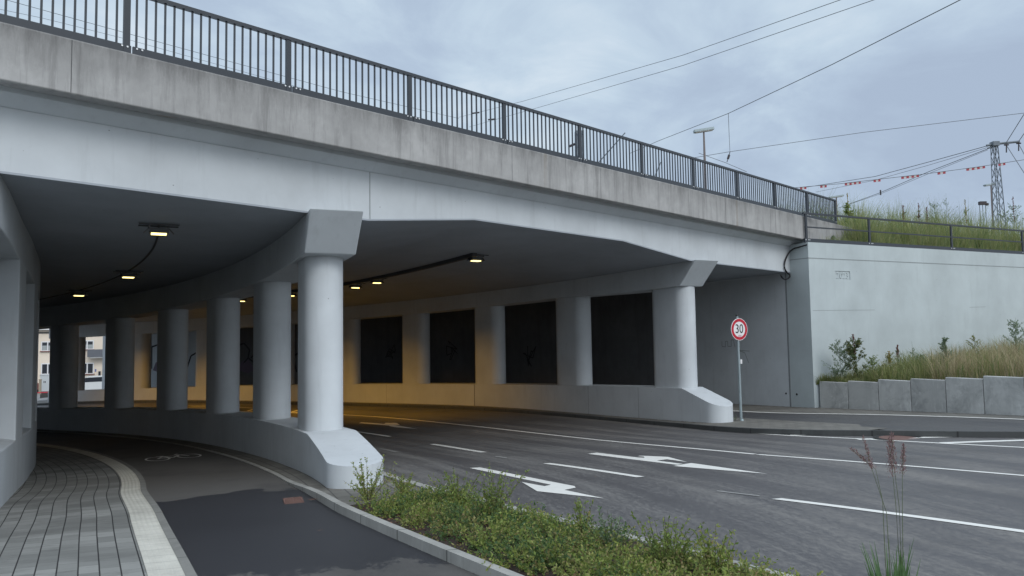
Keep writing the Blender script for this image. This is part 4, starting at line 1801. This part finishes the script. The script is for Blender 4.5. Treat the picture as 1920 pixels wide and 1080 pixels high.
def shrub(base, hgt, spread, ntw, nleaf, lsize, mat, label, group, name='shrub', width=.45, up=1.0, droop=.25, cat='shrub'):
    t = thing(name, label, cat, base, group)
    lf, st = MB(), MB()
    for k in range(ntw):
        th = rng.uniform(0, 2 * math.pi)
        r_ = rng.uniform(0, spread)
        d = (math.cos(th) * r_, math.sin(th) * r_, up)
        p = Vector(base) + Vector((math.cos(th), math.sin(th), 0)) * rng.uniform(0, .05) * spread
        L_ = hgt * rng.uniform(.55, 1.05)
        twig_leaves(lf, p, d, L_, nleaf, lsize, 0, st, width, droop, .003)
    lf.build('foliage', M[mat], t)
    st.build('stems', M['twig'], t)
    return t


G1 = 'young shrubs standing up out of the planting bed'
sp = [(690, 940, .50, 1.0, 22, 'leaf', 'sparse airy shrub leaning in front of the near pier nose, leftmost in bed'),
      (755, 930, .28, .9, 16, 'leaf', 'low dark green shrub between pier nose and road kerb'),
      (860, 958, .46, .75, 20, 'leaf_bright', 'upright bright green shrub left of tallest shrub by the road kerb'),
      (925, 975, .52, .8, 26, 'leaf_bright', 'tallest bright yellow-green shrub against road kerb in middle of bed'),
      (1092, 1012, .34, .3, 7, 'leaf_bright', 'single thin leafy shoot standing alone at the road kerb'),
      (1150, 1036, .30, .6, 9, 'leaf_grey', 'thin pale shoots with one dead tip right of lone leafy shoot'),
      (1250, 1075, .40, .9, 22, 'leaf_bright', 'bright green shrub at bottom edge near right end of the bed'),
      (1345, 1090, .36, .8, 18, 'leaf', 'rightmost green shrub of bed, partly over the kerb at bottom edge')]
for (x, y, h, spd, nt2, mt, lab) in sp:
    b_ = ground_at(x, y, flat)
    shrub(b_, h * 1.22, spd, int(nt2 * 1.35), 34, .034, mt, lab, G1)
# thin white stake
q = ground_at(842, 928, flat)
m = MB()
m.tube([q, q + Vector((-.045, 0, .16))], .006, 6)
tag(m.build('plant_stake', M['white'], None, None, q), 'thin white plant stake leaning beside the road kerb in bed', 'stake')

# ornamental grass in the right foreground
gb = Vector((2.46, 4.95, g0(-.26) * K))
og = thing('ornamental_grass', 'tall ornamental grass tuft with purple seed heads in the right foreground', 'grass plant', gb)
bl = MB()


def blade(mb, base, top, bend, w0, nseg=6):
    base, top = Vector(base), Vector(top)
    d = top - base
    side = d.cross(Vector((0, 1, .05))).normalized()
    vs = []
    for k in range(nseg + 1):
        t = k / nseg
        p = base + d * t + Vector(bend) * (t * t)
        wv = w0 * (1 - t ** 1.6) + .0006
        vs += [p - side * wv, p + side * wv]
    mb.add(vs, [(2 * k, 2 * k + 1, 2 * k + 3, 2 * k + 2) for k in range(nseg)])


dG = gb.y
for k in range(60):
    bx = rng.choice([-.07, -.04, .02, .045, .06]) + rng.normal() * .012
    base = gb + Vector((bx, rng.normal() * .03, 0))
    L_ = rng.uniform(.25, .52)
    top = base + Vector(((bx + rng.normal() * .03) * .55, rng.normal() * .06, L_))
    blade(bl, base, top, (rng.normal() * .03, 0, -.02), rng.uniform(.0055, .010))
for k in range(16):
    base = gb + Vector((rng.uniform(-.08, .10), rng.normal() * .03, 0))
    th = rng.choice([-1, 1])
    top = base + Vector((th * rng.uniform(.06, .2), rng.normal() * .1, rng.uniform(.15, .32)))
    blade(bl, base, top, (th * .06, 0, -.05), .004)
bl.build('blades', M['blade'], og)
stalks = [((1660, 1050), (1655, 940), (1642, 880), (1597, 842)), ((1686, 1050), (1680, 950), (1674, 890), (1666, 822)), ((1690, 1050), (1686, 950), (1677, 880), (1672, 815)),
          ((1693, 1050), (1692, 960), (1692, 890), (1694, 836)), ((1668, 1050), (1662, 960), (1635, 880), (1619, 822))]
for k, st in enumerate(stalks):
    pts = [gb + Vector(((st[0][0] - 1675) * .0022, 0, 0))] + [at_depth(x, y, dG) for x, y in st]
    m = MB()
    m.tube(pts, [.0032, .0026, .002, .0016, .001], 5)
    so_ = m.build('stalk', M['stem'], og)
    hd = MB()
    p2, p3 = pts[-2], pts[-1]
    n = 260 if k in (1, 2, 3) else 170
    t = rng.uniform(0, 1, n)
    dens = (.017 if k in (1, 2) else .011) * (1 - t * .75)
    ax = np.array(p3 - p2)
    pos = np.array(p2)[None] + ax[None] * t[:, None] + rng.normal(size=(n, 3)) * dens[:, None]
    dirs = ax[None] / np.linalg.norm(ax) * .9 + rng.normal(size=(n, 3)) * .35
    leaf_quads(hd, pos, dirs, .022, .2)
    hd.build('seed_head', M['seed'], so_)


# grass on the embankments
def grass_field(mb, n, samp, hmin, hmax, wd, lean=.25, mi=0):
    for k in range(n):
        p, hs = samp()
        h = rng.uniform(hmin, hmax) * hs
        th = rng.uniform(0, 2 * math.pi)
        l = abs(rng.normal()) * lean * h
        side = Vector((rng.normal(), rng.normal(), 0)).normalized() * wd * rng.uniform(.6, 1.3)
        p = Vector(p)
        q1 = p + Vector((math.cos(th) * l * .3, math.sin(th) * l * .3, h * .55))
        q2 = p + Vector((math.cos(th) * l, math.sin(th) * l, h))
        mb.add([p - side, p + side, q1 + side * .8, q1 - side * .8, q2], [(0, 1, 2, 3), (3, 2, 4)], None, mi)


def samp_up():
    a = rng.uniform(0, 1) ** 1.15 * 17 + .25
    b = rng.uniform(0, 1) ** 1.3 * 6.5 + .45
    p = corner + WD * a - WN * b
    # stay in front of the bridge fascia
    if (p - P0).dot(NB) > -.05 and (p - P0).dot(B) < 25.6:
        return samp_up()
    cl_ = .72 + .45 * math.sin(a * 1.9 + b) + .25 * math.sin(a * 4.3 - 2 * b) + .12 * min(b, 4)
    if a < 3.5:
        cl_ *= .55 + .12 * a
    return (p.x, p.y, up_z(a, b) - .03), max(.45, cl_)


gu = MB()
grass_field(gu, 30000, samp_up, .42, 1.55, .010, .42)
tag(gu.build('embankment_grass', M['grass_up']), 'tall green and yellow grass on embankment behind wall railing', None, None, 'stuff')


def samp_low():
    t = rng.uniform(0, 1) ** 1.1 * .62
    v = rng.uniform(0.02, .98)
    p = bank_pt(t, v)
    s = .45 + .95 * sm(.04, .2, t) + .3 * math.sin(t * 60 + v * 4)
    return (p.x, p.y, p.z - .03), max(.35, s)


gl = MB()
grass_field(gl, 16000, samp_low, .12, .6, .006, .6)
tag(gl.build('bank_grass', M['grass_low']), 'mixed green and dry grass on the small bank above retaining blocks', None, None, 'stuff')
gs = MB()


def samp_straw():
    while True:
        t = rng.uniform(.22, .6)
        if rng.uniform() < .45 + .5 * math.sin(t * 30) ** 2:
            break
    p = bank_pt(t, rng.uniform(.02, .6))
    return (p.x, p.y, p.z - .03), 1


grass_field(gs, 4200, samp_straw, .35, 1.05, .006, .5)
tag(gs.build('dry_grass', M['straw']), 'straw-coloured dry grass leaning over right-hand retaining blocks', None, None, 'stuff')


def weed(base, h, n_br, leafmat, label, spike=None, group='weeds on the bridge embankments', spread=.5, lsize=.05, nl=14, name='weed'):
    t = thing(name, label, 'weed', base, group)
    lf, st = MB(), MB()
    top = Vector(base) + Vector((rng.normal() * .04, rng.normal() * .04, h))
    st.tube([base, Vector(base).lerp(top, .5) + Vector((rng.normal() * .02, 0, 0)), top], [.008, .006, .002], 5)
    for k in range(n_br):
        f = rng.uniform(.08, .85)
        p = Vector(base).lerp(top, f)
        th = rng.uniform(0, 2 * math.pi)
        L_ = h * spread * (1 - f * .75) * rng.uniform(.6, 1.1)
        twig_leaves(lf, p, (math.cos(th) * .8, math.sin(th) * .8, .9), L_, nl, lsize, 0, st, .4, .2, .003)
    lf.build('foliage', M[leafmat], t)
    st.build('stems', M['stem'], t)
    if spike:
        sp_ = MB()
        n = 150
        tt = rng.uniform(.62, 1.03, n)
        pos = np.array(base)[None] * (1 - tt[:, None]) + np.array(top)[None] * tt[:, None] + rng.normal(size=(n, 3)) * (.03 * (1.15 - tt))[:, None] * 1.6
        dirs = np.tile([0, 0, 1.0], (n, 1)) + rng.normal(size=(n, 3)) * .6
        leaf_quads(sp_, pos, dirs, .05, .5)
        sp_.tube([Vector(base).lerp(top, .6), Vector(base).lerp(top, 1.03)], [.012, .004], 5)
        sp_.build('flower_spike', M[spike], t)
    return t


def up_px(x, b):
    """point on the upper embankment seen in photo column x, b metres behind the wall face"""
    d = ray(x, 470)
    # intersect with the vertical plane parallel to the wing wall at distance b
    c = Vector((corner.x, corner.y, 0)) - WN * b
    t = c.dot(WN) / d.dot(WN)
    p = d * t
    a = (p - corner).dot(WD)
    return Vector((p.x, p.y, up_z(a, b) - .03)), p.y


def h_for(x, ytop, b):
    p, dep = up_px(x, b)
    return p, max(.3, at_depth(x, ytop, dep).z - p.z)


for (x, yt, b, br, mat, spk, lab, ls, spr) in (
        (1596, 366, 2.2, 16, 'leaf_bright', 'seed_yellow', 'tall narrow mullein with yellow flower spike right of bridge railing end', .095, .17),
        (1612, 380, 2.8, 9, 'leaf_grey', None, 'bare thin twiggy weed just right of yellow mullein spike', .03, .30),
        (1650, 394, 3.2, 9, 'leaf_grey', None, 'wispy low weed above the second wall railing post', .03, .35),
        (1671, 390, 3.2, 9, 'leaf_grey', None, 'wispy grey weed between second railing post and dark bent seed stalk', .03, .35),
        (1697, 388, 2.4, 7, 'leaf_red', 'seed_rust', 'dark bent seed stalk above the wall railing', .04, .22),
        (1726, 384, 3.0, 10, 'leaf_red', 'seed_rust', 'rust-tipped weed left of the two tall airy grey weeds', .04, .22),
        (1742, 392, 3.0, 10, 'leaf_grey', 'seed_rust', 'short brown-topped weed beside the tall airy grey weed', .04, .25),
        (1757, 367, 3.6, 22, 'leaf_grey', None, 'tall airy grey-green weed, left one of the tall pair', .045, .34),
        (1780, 362, 3.6, 18, 'leaf_grey', None, 'tallest airy grey weed with bare top, right one of tall pair', .035, .36),
        (1803, 376, 3.2, 12, 'leaf_grey', None, 'slim green weed right of tall airy pair', .045, .2),
        (1816, 378, 3.0, 10, 'leaf_bright', 'seed_yellow', 'slim weed with yellowish spike left of lattice mast', .05, .2),
        (1886, 386, 3.2, 22, 'leaf_grey', None, 'bushy green weed at foot of lattice mast', .05, .4),
        (1905, 372, 3.0, 22, 'leaf_grey', 'seed_rust', 'tall dark bushy weed with rusty tips at right edge', .05, .34),
        (1560, 440, .9, 18, 'leaf_grey', None, 'grey-green bushy weed in front of bridge fascia end', .05, .6)):
    p, h = h_for(x, yt, b)
    weed(p, h, int(br * 1.7), mat, lab, spk, lsize=ls * 1.25, spread=spr, nl=20)
for (t, v, ytop, br, mat, spk, lab, ls, spr, nm) in (
        (.045, .35, 634, 26, 'leaf_grey', None, 'blue-green bushy weed at left end of bank above retaining blocks', .055, .45, 'weed'),
        (.082, .3, 630, 22, 'leaf_red', 'seed_rust', 'reddish dock weed with seed spike next to blue-green weed', .09, .40, 'weed'),
        (.028, .3, 690, 12, 'leaf_grey', None, 'small straggly weed at the wing wall corner on bank', .04, .7, 'weed'),
        (.20, .55, 640, 9, 'leaf_grey', None, 'thin wispy grass-like weed against the middle of wing wall', .03, .2, 'weed'),
        (.26, .3, 627, 26, 'leaf_grey', None, 'dark green bushy weed among straw grass on right of bank', .055, .28, 'weed'),
        (.062, .55, 655, 18, 'leaf_grey', None, 'small grey-green weed between blue-green weed and reddish dock', .04, .5, 'weed'),
        (.115, .35, 668, 22, 'leaf_bright', None, 'yellow-green bushy weed just right of reddish dock weed', .04, .6, 'weed'),
        (.15, .3, 662, 20, 'leaf_olive', 'seed_yellow', 'yellowish flowering weed above the fourth retaining block', .04, .5, 'weed'),
        (.175, .7, 650, 10, 'leaf_grey', 'seed_rust', 'thin seed stalk left of wispy grass-like weed on bank', .03, .25, 'weed'),
        (.215, .35, 662, 24, 'leaf_grey', None, 'dark green leafy weed left of straw grass on bank', .045, .5, 'weed'),
        (.32, .4, 625, 16, 'leaf_olive', None, 'olive weed rising out of dry straw grass on bank', .04, .4, 'weed'),
        (.40, .5, 596, 22, 'leaf_grey', None, 'green bush at far right edge of bank against wing wall', .055, .4, 'weed')):
    p = bank_pt(t, v)
    d_ = p.y
    x_ = 960 + F_PX * p.dot(cR) / p.dot(cF)
    h = max(.3, at_depth(x_, ytop, d_).z - p.z)
    weed(p, h, int(br * 1.5), mat, lab, spk, lsize=ls * 1.15, spread=spr * 1.3, nl=24)
# tiny weed at the right pier nose
shrub(ground_at(1377, 788, plat), .16, .8, 9, 8, .03, 'leaf_grey', 'tiny weed growing at foot of right pier nose', None, 'weed', cat='weed')

# ------------------------------------------------------------------ railway masts, lamps and wires
def pxpt(x, y, d):
    return at_depth(x, y, d)


def lattice_mast(name, label, xb, yb, xt, yt, dep, w0, w1, cells, cat='mast', ground_z=2.6):
    b, t = pxpt(xb, yb, dep), pxpt(xt, yt, dep)
    b = Vector((b.x, b.y, ground_z))
    o = thing(name, label, cat, b)
    m = MB()
    cs = ((-1, -1), (1, -1), (1, 1), (-1, 1))
    for sx, sy in cs:
        m.tube([b + Vector((sx * w0 / 2, sy * w0 / 2, 0)), t + Vector((sx * w1 / 2, sy * w1 / 2, 0))], .035, 4)
    for k in range(cells):
        f0, f1 = k / cells, (k + 1) / cells
        c0, c1 = b.lerp(t, f0), b.lerp(t, f1)
        wa, wb = w0 + (w1 - w0) * f0, w0 + (w1 - w0) * f1
        for i in range(4):
            (x0, y0), (x1, y1) = cs[i], cs[(i + 1) % 4]
            m.tube([c0 + Vector((x0 * wa / 2, y0 * wa / 2, 0)), c1 + Vector((x1 * wb / 2, y1 * wb / 2, 0))], .018, 4)
            m.tube([c0 + Vector((x1 * wa / 2, y1 * wa / 2, 0)), c1 + Vector((x0 * wb / 2, y0 * wb / 2, 0))], .018, 4)
    m.build('lattice_frame', M['lattice'], o)
    return o, b, t


DM = 58
mast, mb_, mt_ = lattice_mast('catenary_mast', 'tapering grey lattice railway mast with cross arm above embankment at right', 1876, 420, 1864, 271, DM, .80, .34, 13)
m = MB()
m.tube([pxpt(1850, 273, DM), pxpt(1864, 270, DM), pxpt(1911, 265.5, DM)], .10, 6)
m.tube([pxpt(1852, 278, DM), pxpt(1862, 275, DM)], .07, 6)
m.build('cross_arm', M['lattice'], mast)
m = MB()
m.box(pxpt(1865, 270, DM), (.5, .5, .35))
m.build('head_plate', M['lattice'], mast)
for (x, y) in ((1887, 270), (1910, 267)):
    m = MB()
    m.tube([pxpt(x - 4, y + 2, DM), pxpt(x + 4, y + 1.5, DM)], .06, 6)
    m.tube([pxpt(x, y, DM), pxpt(x, y + 16, DM)], .045, 6)
    m.build('insulator', M['insul'], mast)

# box mast behind the bridge railing
m2, b2, t2 = lattice_mast('catenary_mast', 'stubby grey-green railway mast standing behind bridge railing posts', 1086, 330, 1086, 246, 34, .34, .34, 6, ground_z=3.4)
m = MB()
for s in (-.13, .13):
    m.box(((b2 + t2) / 2 + Vector((s, -.1, 0))), (.11, .1, (t2 - b2).z))
m.build('mast_channel', M['lattice'], m2)
DD = 34
m = MB()
m.tube([pxpt(1066, 275, DD), pxpt(1078, 270, DD)], .06, 6)
m.build('insulator', M['insul'], m2)
arm = thing('cantilever_arm', 'dark slanting cantilever tube of overhead line seen behind bridge railing', 'overhead line arm', pxpt(1124, 303, DD))
m = MB()
m.tube([pxpt(1122, 305, DD), pxpt(1172, 249, DD)], .03, 6)
m.build('tube', M['lattice'], arm)
arm2 = thing('cantilever_arm', 'short slanting overhead line strut beside a railing post further right', 'overhead line arm', pxpt(1230, 325, DD))
m = MB()
m.tube([pxpt(1228, 330, DD), pxpt(1239, 304, DD)], .028, 6)
m.build('tube', M['lattice'], arm2)

# yard lamps
def yard_lamp(name, label, x, ytop, ybase, dep, headw, headh, side=0):
    t = pxpt(x, ytop, dep)
    b = Vector((t.x, t.y, 3.2))
    o = thing(name, label, 'lamp post', b, 'railway yard lamps')
    m = MB()
    m.tube([b, Vector((t.x, t.y, t.z - 1.9)), t], [.09, .075, .05], 8)
    m.build('pole', plain('rusty_pole', (.20, .17, .165), .7), o)
    m = MB()
    tilt_ = Matrix.Rotation(R(-8), 3, 'Y')
    m.box(t + Vector((side, 0, .07)), (headw, .35, headh), 0, 0, tilt_)
    m.build('lamp_head', M['galv'], o)
    m = MB()
    m.box(t + Vector((side, 0, .07)) + tilt_ @ Vector((0, 0, -headh / 2 - .02)), (headw * .9, .28, .03), 0, 0, tilt_)
    m.build('lens', M['white'], o)


yard_lamp('yard_lamp', 'T-shaped yard lamp on slim pole rising above bridge railing', 1319.5, 246, 300, 44, 1.2, .14)
yard_lamp('yard_lamp', 'small T-shaped lamp post just left of lattice mast', 1858, 347.5, 400, 64, .95, .12, -.1)
yard_lamp('yard_lamp', 'lamp head peeking over the right end of bridge railing', 1568, 370, 390, 60, 1.15, .11)
# small signal head among the weeds
p = pxpt(1842, 381, 62)
sg = thing('signal_post', 'small dark railway signal head poking out of weeds left of mast', 'railway signal', (p.x, p.y, 3.2))
m = MB()
for dx in (-.25, 0, .25):
    m.tube([Vector((p.x + dx, p.y, 3.2)), Vector((p.x + dx, p.y, p.z - .1))], .028, 6)
m.build('posts', M['lattice'], sg)
m = MB()
m.box((p.x, p.y, p.z), (.55, .3, .28))
m.box((p.x + .38, p.y, p.z - .1), (.18, .2, .2))
m.build('signal_head', M['insul'], sg)


def wire(pts, r_, label, name='overhead_wire', sag=0):
    w_ = [pxpt(*q) for q in pts]
    fine = []
    for a, b in zip(w_[:-1], w_[1:]):
        for k in range(8):
            t = k / 8
            fine.append(a.lerp(b, t) - UP * sag * 4 * t * (1 - t))
    fine.append(w_[-1])
    m = MB()
    m.tube(fine, r_, 5)
    return tag(m.build(name, M['wire'], None, None, fine[0]), label, 'overhead wire', 'railway overhead wires')


wire([(860, 220, 60), (980, 190, 48), (1280, 103.5, 32), (1575, 0, 24), (1700, -45, 21)], .012, 'upper of two thin parallel wires rising from railing to top edge')
wire([(880, 238, 60), (1015, 200, 48), (1280, 123, 32), (1638, 0, 24), (1760, -45, 21)], .012, 'lower of two thin parallel wires rising from railing to top edge')
wire([(1180, 288, 52), (1235, 264, 46), (1365, 213, 36), (1560, 121, 28), (1800, 0, 22), (1900, -50, 20)], .016, 'thick wire with hanging dropper climbing steeply to top right')
wire([(1300, 296, 48), (1368, 284.5, 47), (1620, 248, 46), (1920, 212, 45), (2100, 192, 45)], .016, 'long gently rising wire across middle of the sky to right edge')
wire([(1310, 287, 60), (1360, 305, 60), (1400, 322, 60)], .02, 'short slack wire behind top of railing below the dropper')
wire([(-60, -20, 26), (240, 63, 30), (430, 115, 34), (640, 172, 38), (860, 222, 44)], .011, 'thin wire seen through bars of left railing bays')
wire([(-60, 5, 26), (80, 34, 27), (240, 74, 30), (640, 186, 38)], .008, 'lowest faint wire just above bottom rail at far left')
wire([(1849, 274, DM), (1740, 304, 66), (1640, 331, 74), (1505, 352, 90)], .028, 'upper wire running left from lattice mast top')
wire([(1850, 277, DM), (1740, 310, 66), (1640, 338, 74), (1530, 360, 90)], .018, 'thin wire just under upper wire left of lattice mast')
wire([(1852, 279, DM), (1741, 322, 64), (1651, 361, 72), (1572, 390, 80)], .026, 'lower wire dropping left from lattice mast to railing end')
wire([(1852, 281, DM), (1745, 324, 64), (1651, 363.5, 72), (1577, 388, 80)], .016, 'companion wire touching lower wire left of the mast')
wire([(1887, 267, DM), (1920, 214, 55), (1960, 150, 52)], .026, 'wire rising right from middle of mast cross arm')
wire([(1910, 265, DM), (1940, 222, 56), (1980, 160, 52)], .026, 'wire rising right from outer tip of mast cross arm')
wire([(1888, 274, DM), (1920, 324, 54), (1960, 385, 50)], .026, 'wire falling right from middle mast insulator')
wire([(1911, 272, DM), (1940, 325, 54), (1970, 380, 50)], .026, 'wire falling right from outer mast insulator')
mk = [(1490, 352), (1575, 344.5), (1640, 337), (1740, 325.5), (1830, 313.5), (1920, 299.5), (2000, 287)]
DK = 50
wire([(x, y, DK) for x, y in mk], .018, 'wire carrying red and white marker boards across the sky')
dr_ = [pxpt(1365.5, 213, 36), pxpt(1367, 250, 40), pxpt(1368.5, 283, 47)]
m = MB()
m.tube(dr_, .012, 5)
tag(m.build('dropper_wire', M['wire'], None, None, dr_[0]), 'vertical dropper wire hanging from thick wire above the T lamp', 'overhead wire', 'railway overhead wires')
q0, q1 = pxpt(1369, 284, 47), pxpt(1363, 304, 47)
ins = thing('line_insulator', 'dark slanting insulator at lower end of dropper wire', 'insulator', q0)
m = MB()
m.tube([q0, q0.lerp(q1, .3), q0.lerp(q1, .32), q0.lerp(q1, .7), q0.lerp(q1, .72), q1], [.025, .025, .075, .075, .025, .025], 7)
m.build('insulator_body', M['insul'], ins)
for k, (x0, y0, x1, y1, dd_, lab) in enumerate(((885, 212.5, 899, 210.8, 52, 'small dark insulator on upper thin wire seen through railing bars'), (915, 224.5, 930, 223, 52, 'small dark insulator on lower thin wire seen through railing bars'))):
    a, b = pxpt(x0, y0, dd_), pxpt(x1, y1, dd_)
    m = MB()
    m.tube([a, b], .055, 6)
    tag(m.build('line_insulator', M['insul'], None, None, a), lab, 'insulator')
p = pxpt(1651, 361, 72)
m = MB()
m.box(p, (.10, .1, .5))
tag(m.build('wire_clamp', M['insul'], None, None, p), 'small dark clamp on lower wire left of the lattice mast', 'clamp')


def on_wire(x):
    for (a, b) in zip(mk[:-1], mk[1:]):
        if a[0] <= x <= b[0]:
            return a[1] + (b[1] - a[1]) * (x - a[0]) / (b[0] - a[0])
    return mk[0][1]


mkd = [(1500, 1512, 3, 'marker board just above right end of bridge railing, first on its wire'), (1538, 1550, 3, 'second marker board from left on wire, short and dark red'),
       (1584, 1614, 7, 'third marker board from left on wire, long and striped grey red'), (1638, 1651, 3, 'short red and white marker board left of where two wires cross'),
       (1690, 1723, 7, 'long striped marker board just left of the wire crossing'), (1758, 1773, 3, 'short red and white marker board right of the wire crossing'),
       (1812, 1847, 7, 'longest striped marker board immediately left of the lattice mast'), (1872, 1885, 3, 'short marker board immediately right of lattice mast')]
for (x0, x1, nseg, lab) in mkd:
    c0 = pxpt(x0, on_wire(x0) + 2.5, DK)
    mo = thing('marker_board', lab, 'marker board', c0, 'red and white boards on the overhead wire')
    mr, mw = MB(), MB()
    for k in range(nseg):
        xa, xb = x0 + (x1 - x0) * k / nseg, x0 + (x1 - x0) * (k + 1) / nseg
        a, b = pxpt(xa, on_wire(xa) + .4, DK), pxpt(xb, on_wire(xb) + .4, DK)
        hgt = .15
        vs = []
        for yy in (0, .02):
            vs += [a + Vector((0, yy, 0)), b + Vector((0, yy, 0)), b + Vector((0, yy, -hgt)), a + Vector((0, yy, -hgt))]
        (mr if k % 2 == 0 else mw).add(vs, [(0, 1, 2, 3), (7, 6, 5, 4), (0, 4, 5, 1), (3, 2, 6, 7), (0, 3, 7, 4), (1, 5, 6, 2)])
    mr.build('red_field', M['board_red'], mo)
    mw.build('white_field', M['board_white'], mo)

for o in COL.objects:
    if o.type == 'MESH' and o.name.split('.')[0] in ('plinth', 'cap_beam', 'retaining_block', 'fascia_beam', 'head_beam', 'pilaster'):
        bv = o.modifiers.new('bevel', 'BEVEL')
        bv.width = .018
        bv.segments = 2
        bv.limit_method = 'ANGLE'
        bv.angle_limit = R(28)

# ------------------------------------------------------------------ beyond the underpass: house, cabinet, car
DH = 84.0
bb_ = at_depth(130, 724, DH)
house = thing('apartment_building', 'cream rendered apartment house with white windows seen through the far end', 'building', (bb_.x, bb_.y, bb_.z))
hx = Vector((1, .35, 0)).normalized()
hn = Vector((hx.y, -hx.x, 0))


def HP(x, y, out=0):           # point on the house front seen in photo direction (x, y)
    d = ray(x, y)
    t = bb_.dot(hn) / d.dot(hn)
    return d * t + hn * out


def hbox(x0, y0, x1, y1, o0, o1, name, mat, par):
    m = MB()
    a = [HP(x0, y1), HP(x1, y1)]
    zt_ = HP((x0 + x1) / 2, y0).z
    zb__ = HP((x0 + x1) / 2, y1).z
    ring = []
    for z in (zb__, zt_):
        ring.append([Vector((a[0].x, a[0].y, z)) + hn * o1, Vector((a[1].x, a[1].y, z)) + hn * o1, Vector((a[1].x, a[1].y, z)) + hn * o0, Vector((a[0].x, a[0].y, z)) + hn * o0])
    m.rings(ring)
    return m.build(name, mat, par)


hbox(30, 617, 260, 727, -9, 0, 'wall', M['render'], house)
hbox(26, 609, 264, 618, -9.4, .5, 'eaves', M['render_w'], house)
m = MB()
e0, e1 = HP(24, 609), HP(266, 609)
zt_ = e0.z
q = [Vector((e0.x, e0.y, zt_)) + hn * .6, Vector((e1.x, e1.y, zt_)) + hn * .6, Vector((e1.x, e1.y, zt_)) - hn * 9.5, Vector((e0.x, e0.y, zt_)) - hn * 9.5]
r1, r2 = (q[0] + q[3]) / 2 + UP * 2.6 + hx * 1.5, (q[1] + q[2]) / 2 + UP * 2.6 - hx * 1.5
m.add(q + [r1, r2], [(0, 1, 5, 4), (1, 2, 5), (2, 3, 4, 5), (3, 0, 4)])
m.build('roof', M['plinth_red'], house)
hbox(30, 716, 260, 728, 0, .05, 'base_band', M['plinth_red'], house)
hbox(30, 623, 97, 625.5, .02, .06, 'cornice_line', M['gap'], house)


def house_window(x0, y0, x1, y1, curtain=False):
    f = hbox(x0, y0, x1, y1, .01, .06, 'window', M['frame'], house)
    xm = (x0 + x1) / 2
    hbox(x0 + 2, y0 + 2, xm - 1.2, y1 - 1.5, .061, .07, 'pane', M['pane'], f)
    hbox(xm + 1.2, y0 + 2, x1 - 2, y1 - 1.5, .061, .07, 'pane', M['pane'], f)
    if curtain:
        hbox(x0 + 2.3, y0 + 8, xm - 1.5, y1 - 1.7, .071, .075, 'curtain', M['curtain'], f)
        hbox(xm + 1.5, y0 + 8, x1 - 2.3, y1 - 1.7, .071, .075, 'curtain', M['curtain'], f)
    hbox(x0 - 1.5, y1, x1 + 1.5, y1 + 1.6, .01, .18, 'sill', M['plinth_red'], f)


house_window(77, 640, 102, 658, True)
house_window(77, 681, 102, 702)
house_window(151, 638, 176, 655, True)
house_window(151, 680, 176, 701)
b_ = hbox(167, 655, 200, 669, .02, 1.0, 'balcony', M['balcony'], house)
hbox(172, 669, 200, 671, .02, .9, 'balcony_floor', M['render_w'], b_)
hbox(178, 692, 180.5, 697, .01, .04, 'house_plate', plain('blue_plate', (.12, .16, .4), .5), house)
hbox(185, 696, 189, 704, .01, .2, 'wall_lamp', M['pane'], house)


def street_z(p):
    ph, rh = topol(p)
    return g0(ph) * K + .02


DCb = 68.0
c0 = at_depth(86, 733, DCb)
c0.z = at_depth(86, 733.5, DCb).z
cab = thing('utility_cabinet', 'pale grey utility cabinet standing on the street beyond the underpass', 'cabinet', c0)
hh = (733 - 703) * DCb / F_PX
m = MB()
m.box(c0 + UP * hh / 2, (.82, .4, hh))
m.box(c0 + UP * (hh + .03), (.88, .46, .06))
m.build('cabinet_body', M['cabinet'], cab)
for s in (-.06, .06):
    m = MB()
    m.box(c0 + Vector((s, -.21, hh * .58)), (.05, .03, .14))
    m.build('handle', M['pane'], cab)
m = MB()
m.box(c0 + Vector((0, 0, -.4)), (.8, .38, .8))
m.build('base', M['curb'], cab)
p = at_depth(75, 733, 67)
po = thing('gate_post', 'narrow brown post left of the pale utility cabinet', 'post', p)
m = MB()
m.box(p + UP * .35, (.16, .16, 1.3))
m.box(p + UP * 1.02, (.2, .2, .06))
m.build('post_shaft', plain('tan_post', (.36, .30, .22), .8), po)

# parked car, mostly hidden behind the pier opening
cz_ = at_depth(176, 737, 62)
car = thing('parked_car', 'white car parked on street, seen low in the far pier opening', 'car', cz_)
rc = math.atan2(hx.y, hx.x)
Mc = Matrix.Rotation(rc, 3, 'Z')


def car_sec(prof, w_):
    return [[cz_ + Mc @ Vector((x, s * w_, z)) for x, z in prof] for s in (-1, 1)]


prof = [(-2.0, .25), (-2.05, .6), (-1.95, .82), (-1.1, .92), (-.5, 1.38), (.9, 1.42), (1.75, .98), (2.0, .9), (2.05, .5), (2.0, .25)]
m = MB()
m.rings(car_sec(prof, .85))
m.build('body', M['car'], car)
gp2 = [(-.98, .95), (-.48, 1.32), (.86, 1.36), (1.5, 1.0)]
m = MB()
m.rings(car_sec(gp2, .865))
m.build('windows', M['pane'], car)
for x in (-1.25, 1.3):
    for s in (-1, 1):
        m = MB()
        c = cz_ + Mc @ Vector((x, s * .78, .31))
        ax = Mc @ Vector((0, 1, 0))
        m.tube([c - ax * .1, c + ax * .1], .31, 16)
        m.build('wheel', M['black'], car)
for s in (-.6, .6):
    m = MB()
    m.box(cz_ + Mc @ Vector((-2.03, s, .68)), (.06, .3, .14), rc)
    m.build('headlight', M['white'], car)
# red and white barrier line on the street
m = MB()
a, b = at_depth(66, 736.5, 60), at_depth(104, 735, 61)
m.tube([a, b], .05, 6)
for q in (a, b):
    m.tube([q - UP * 1.2, q + UP * .05], .05, 6)
tag(m.build('street_barrier', M['red'], None, None, a), 'low red barrier rail on the street beyond the underpass', 'barrier')
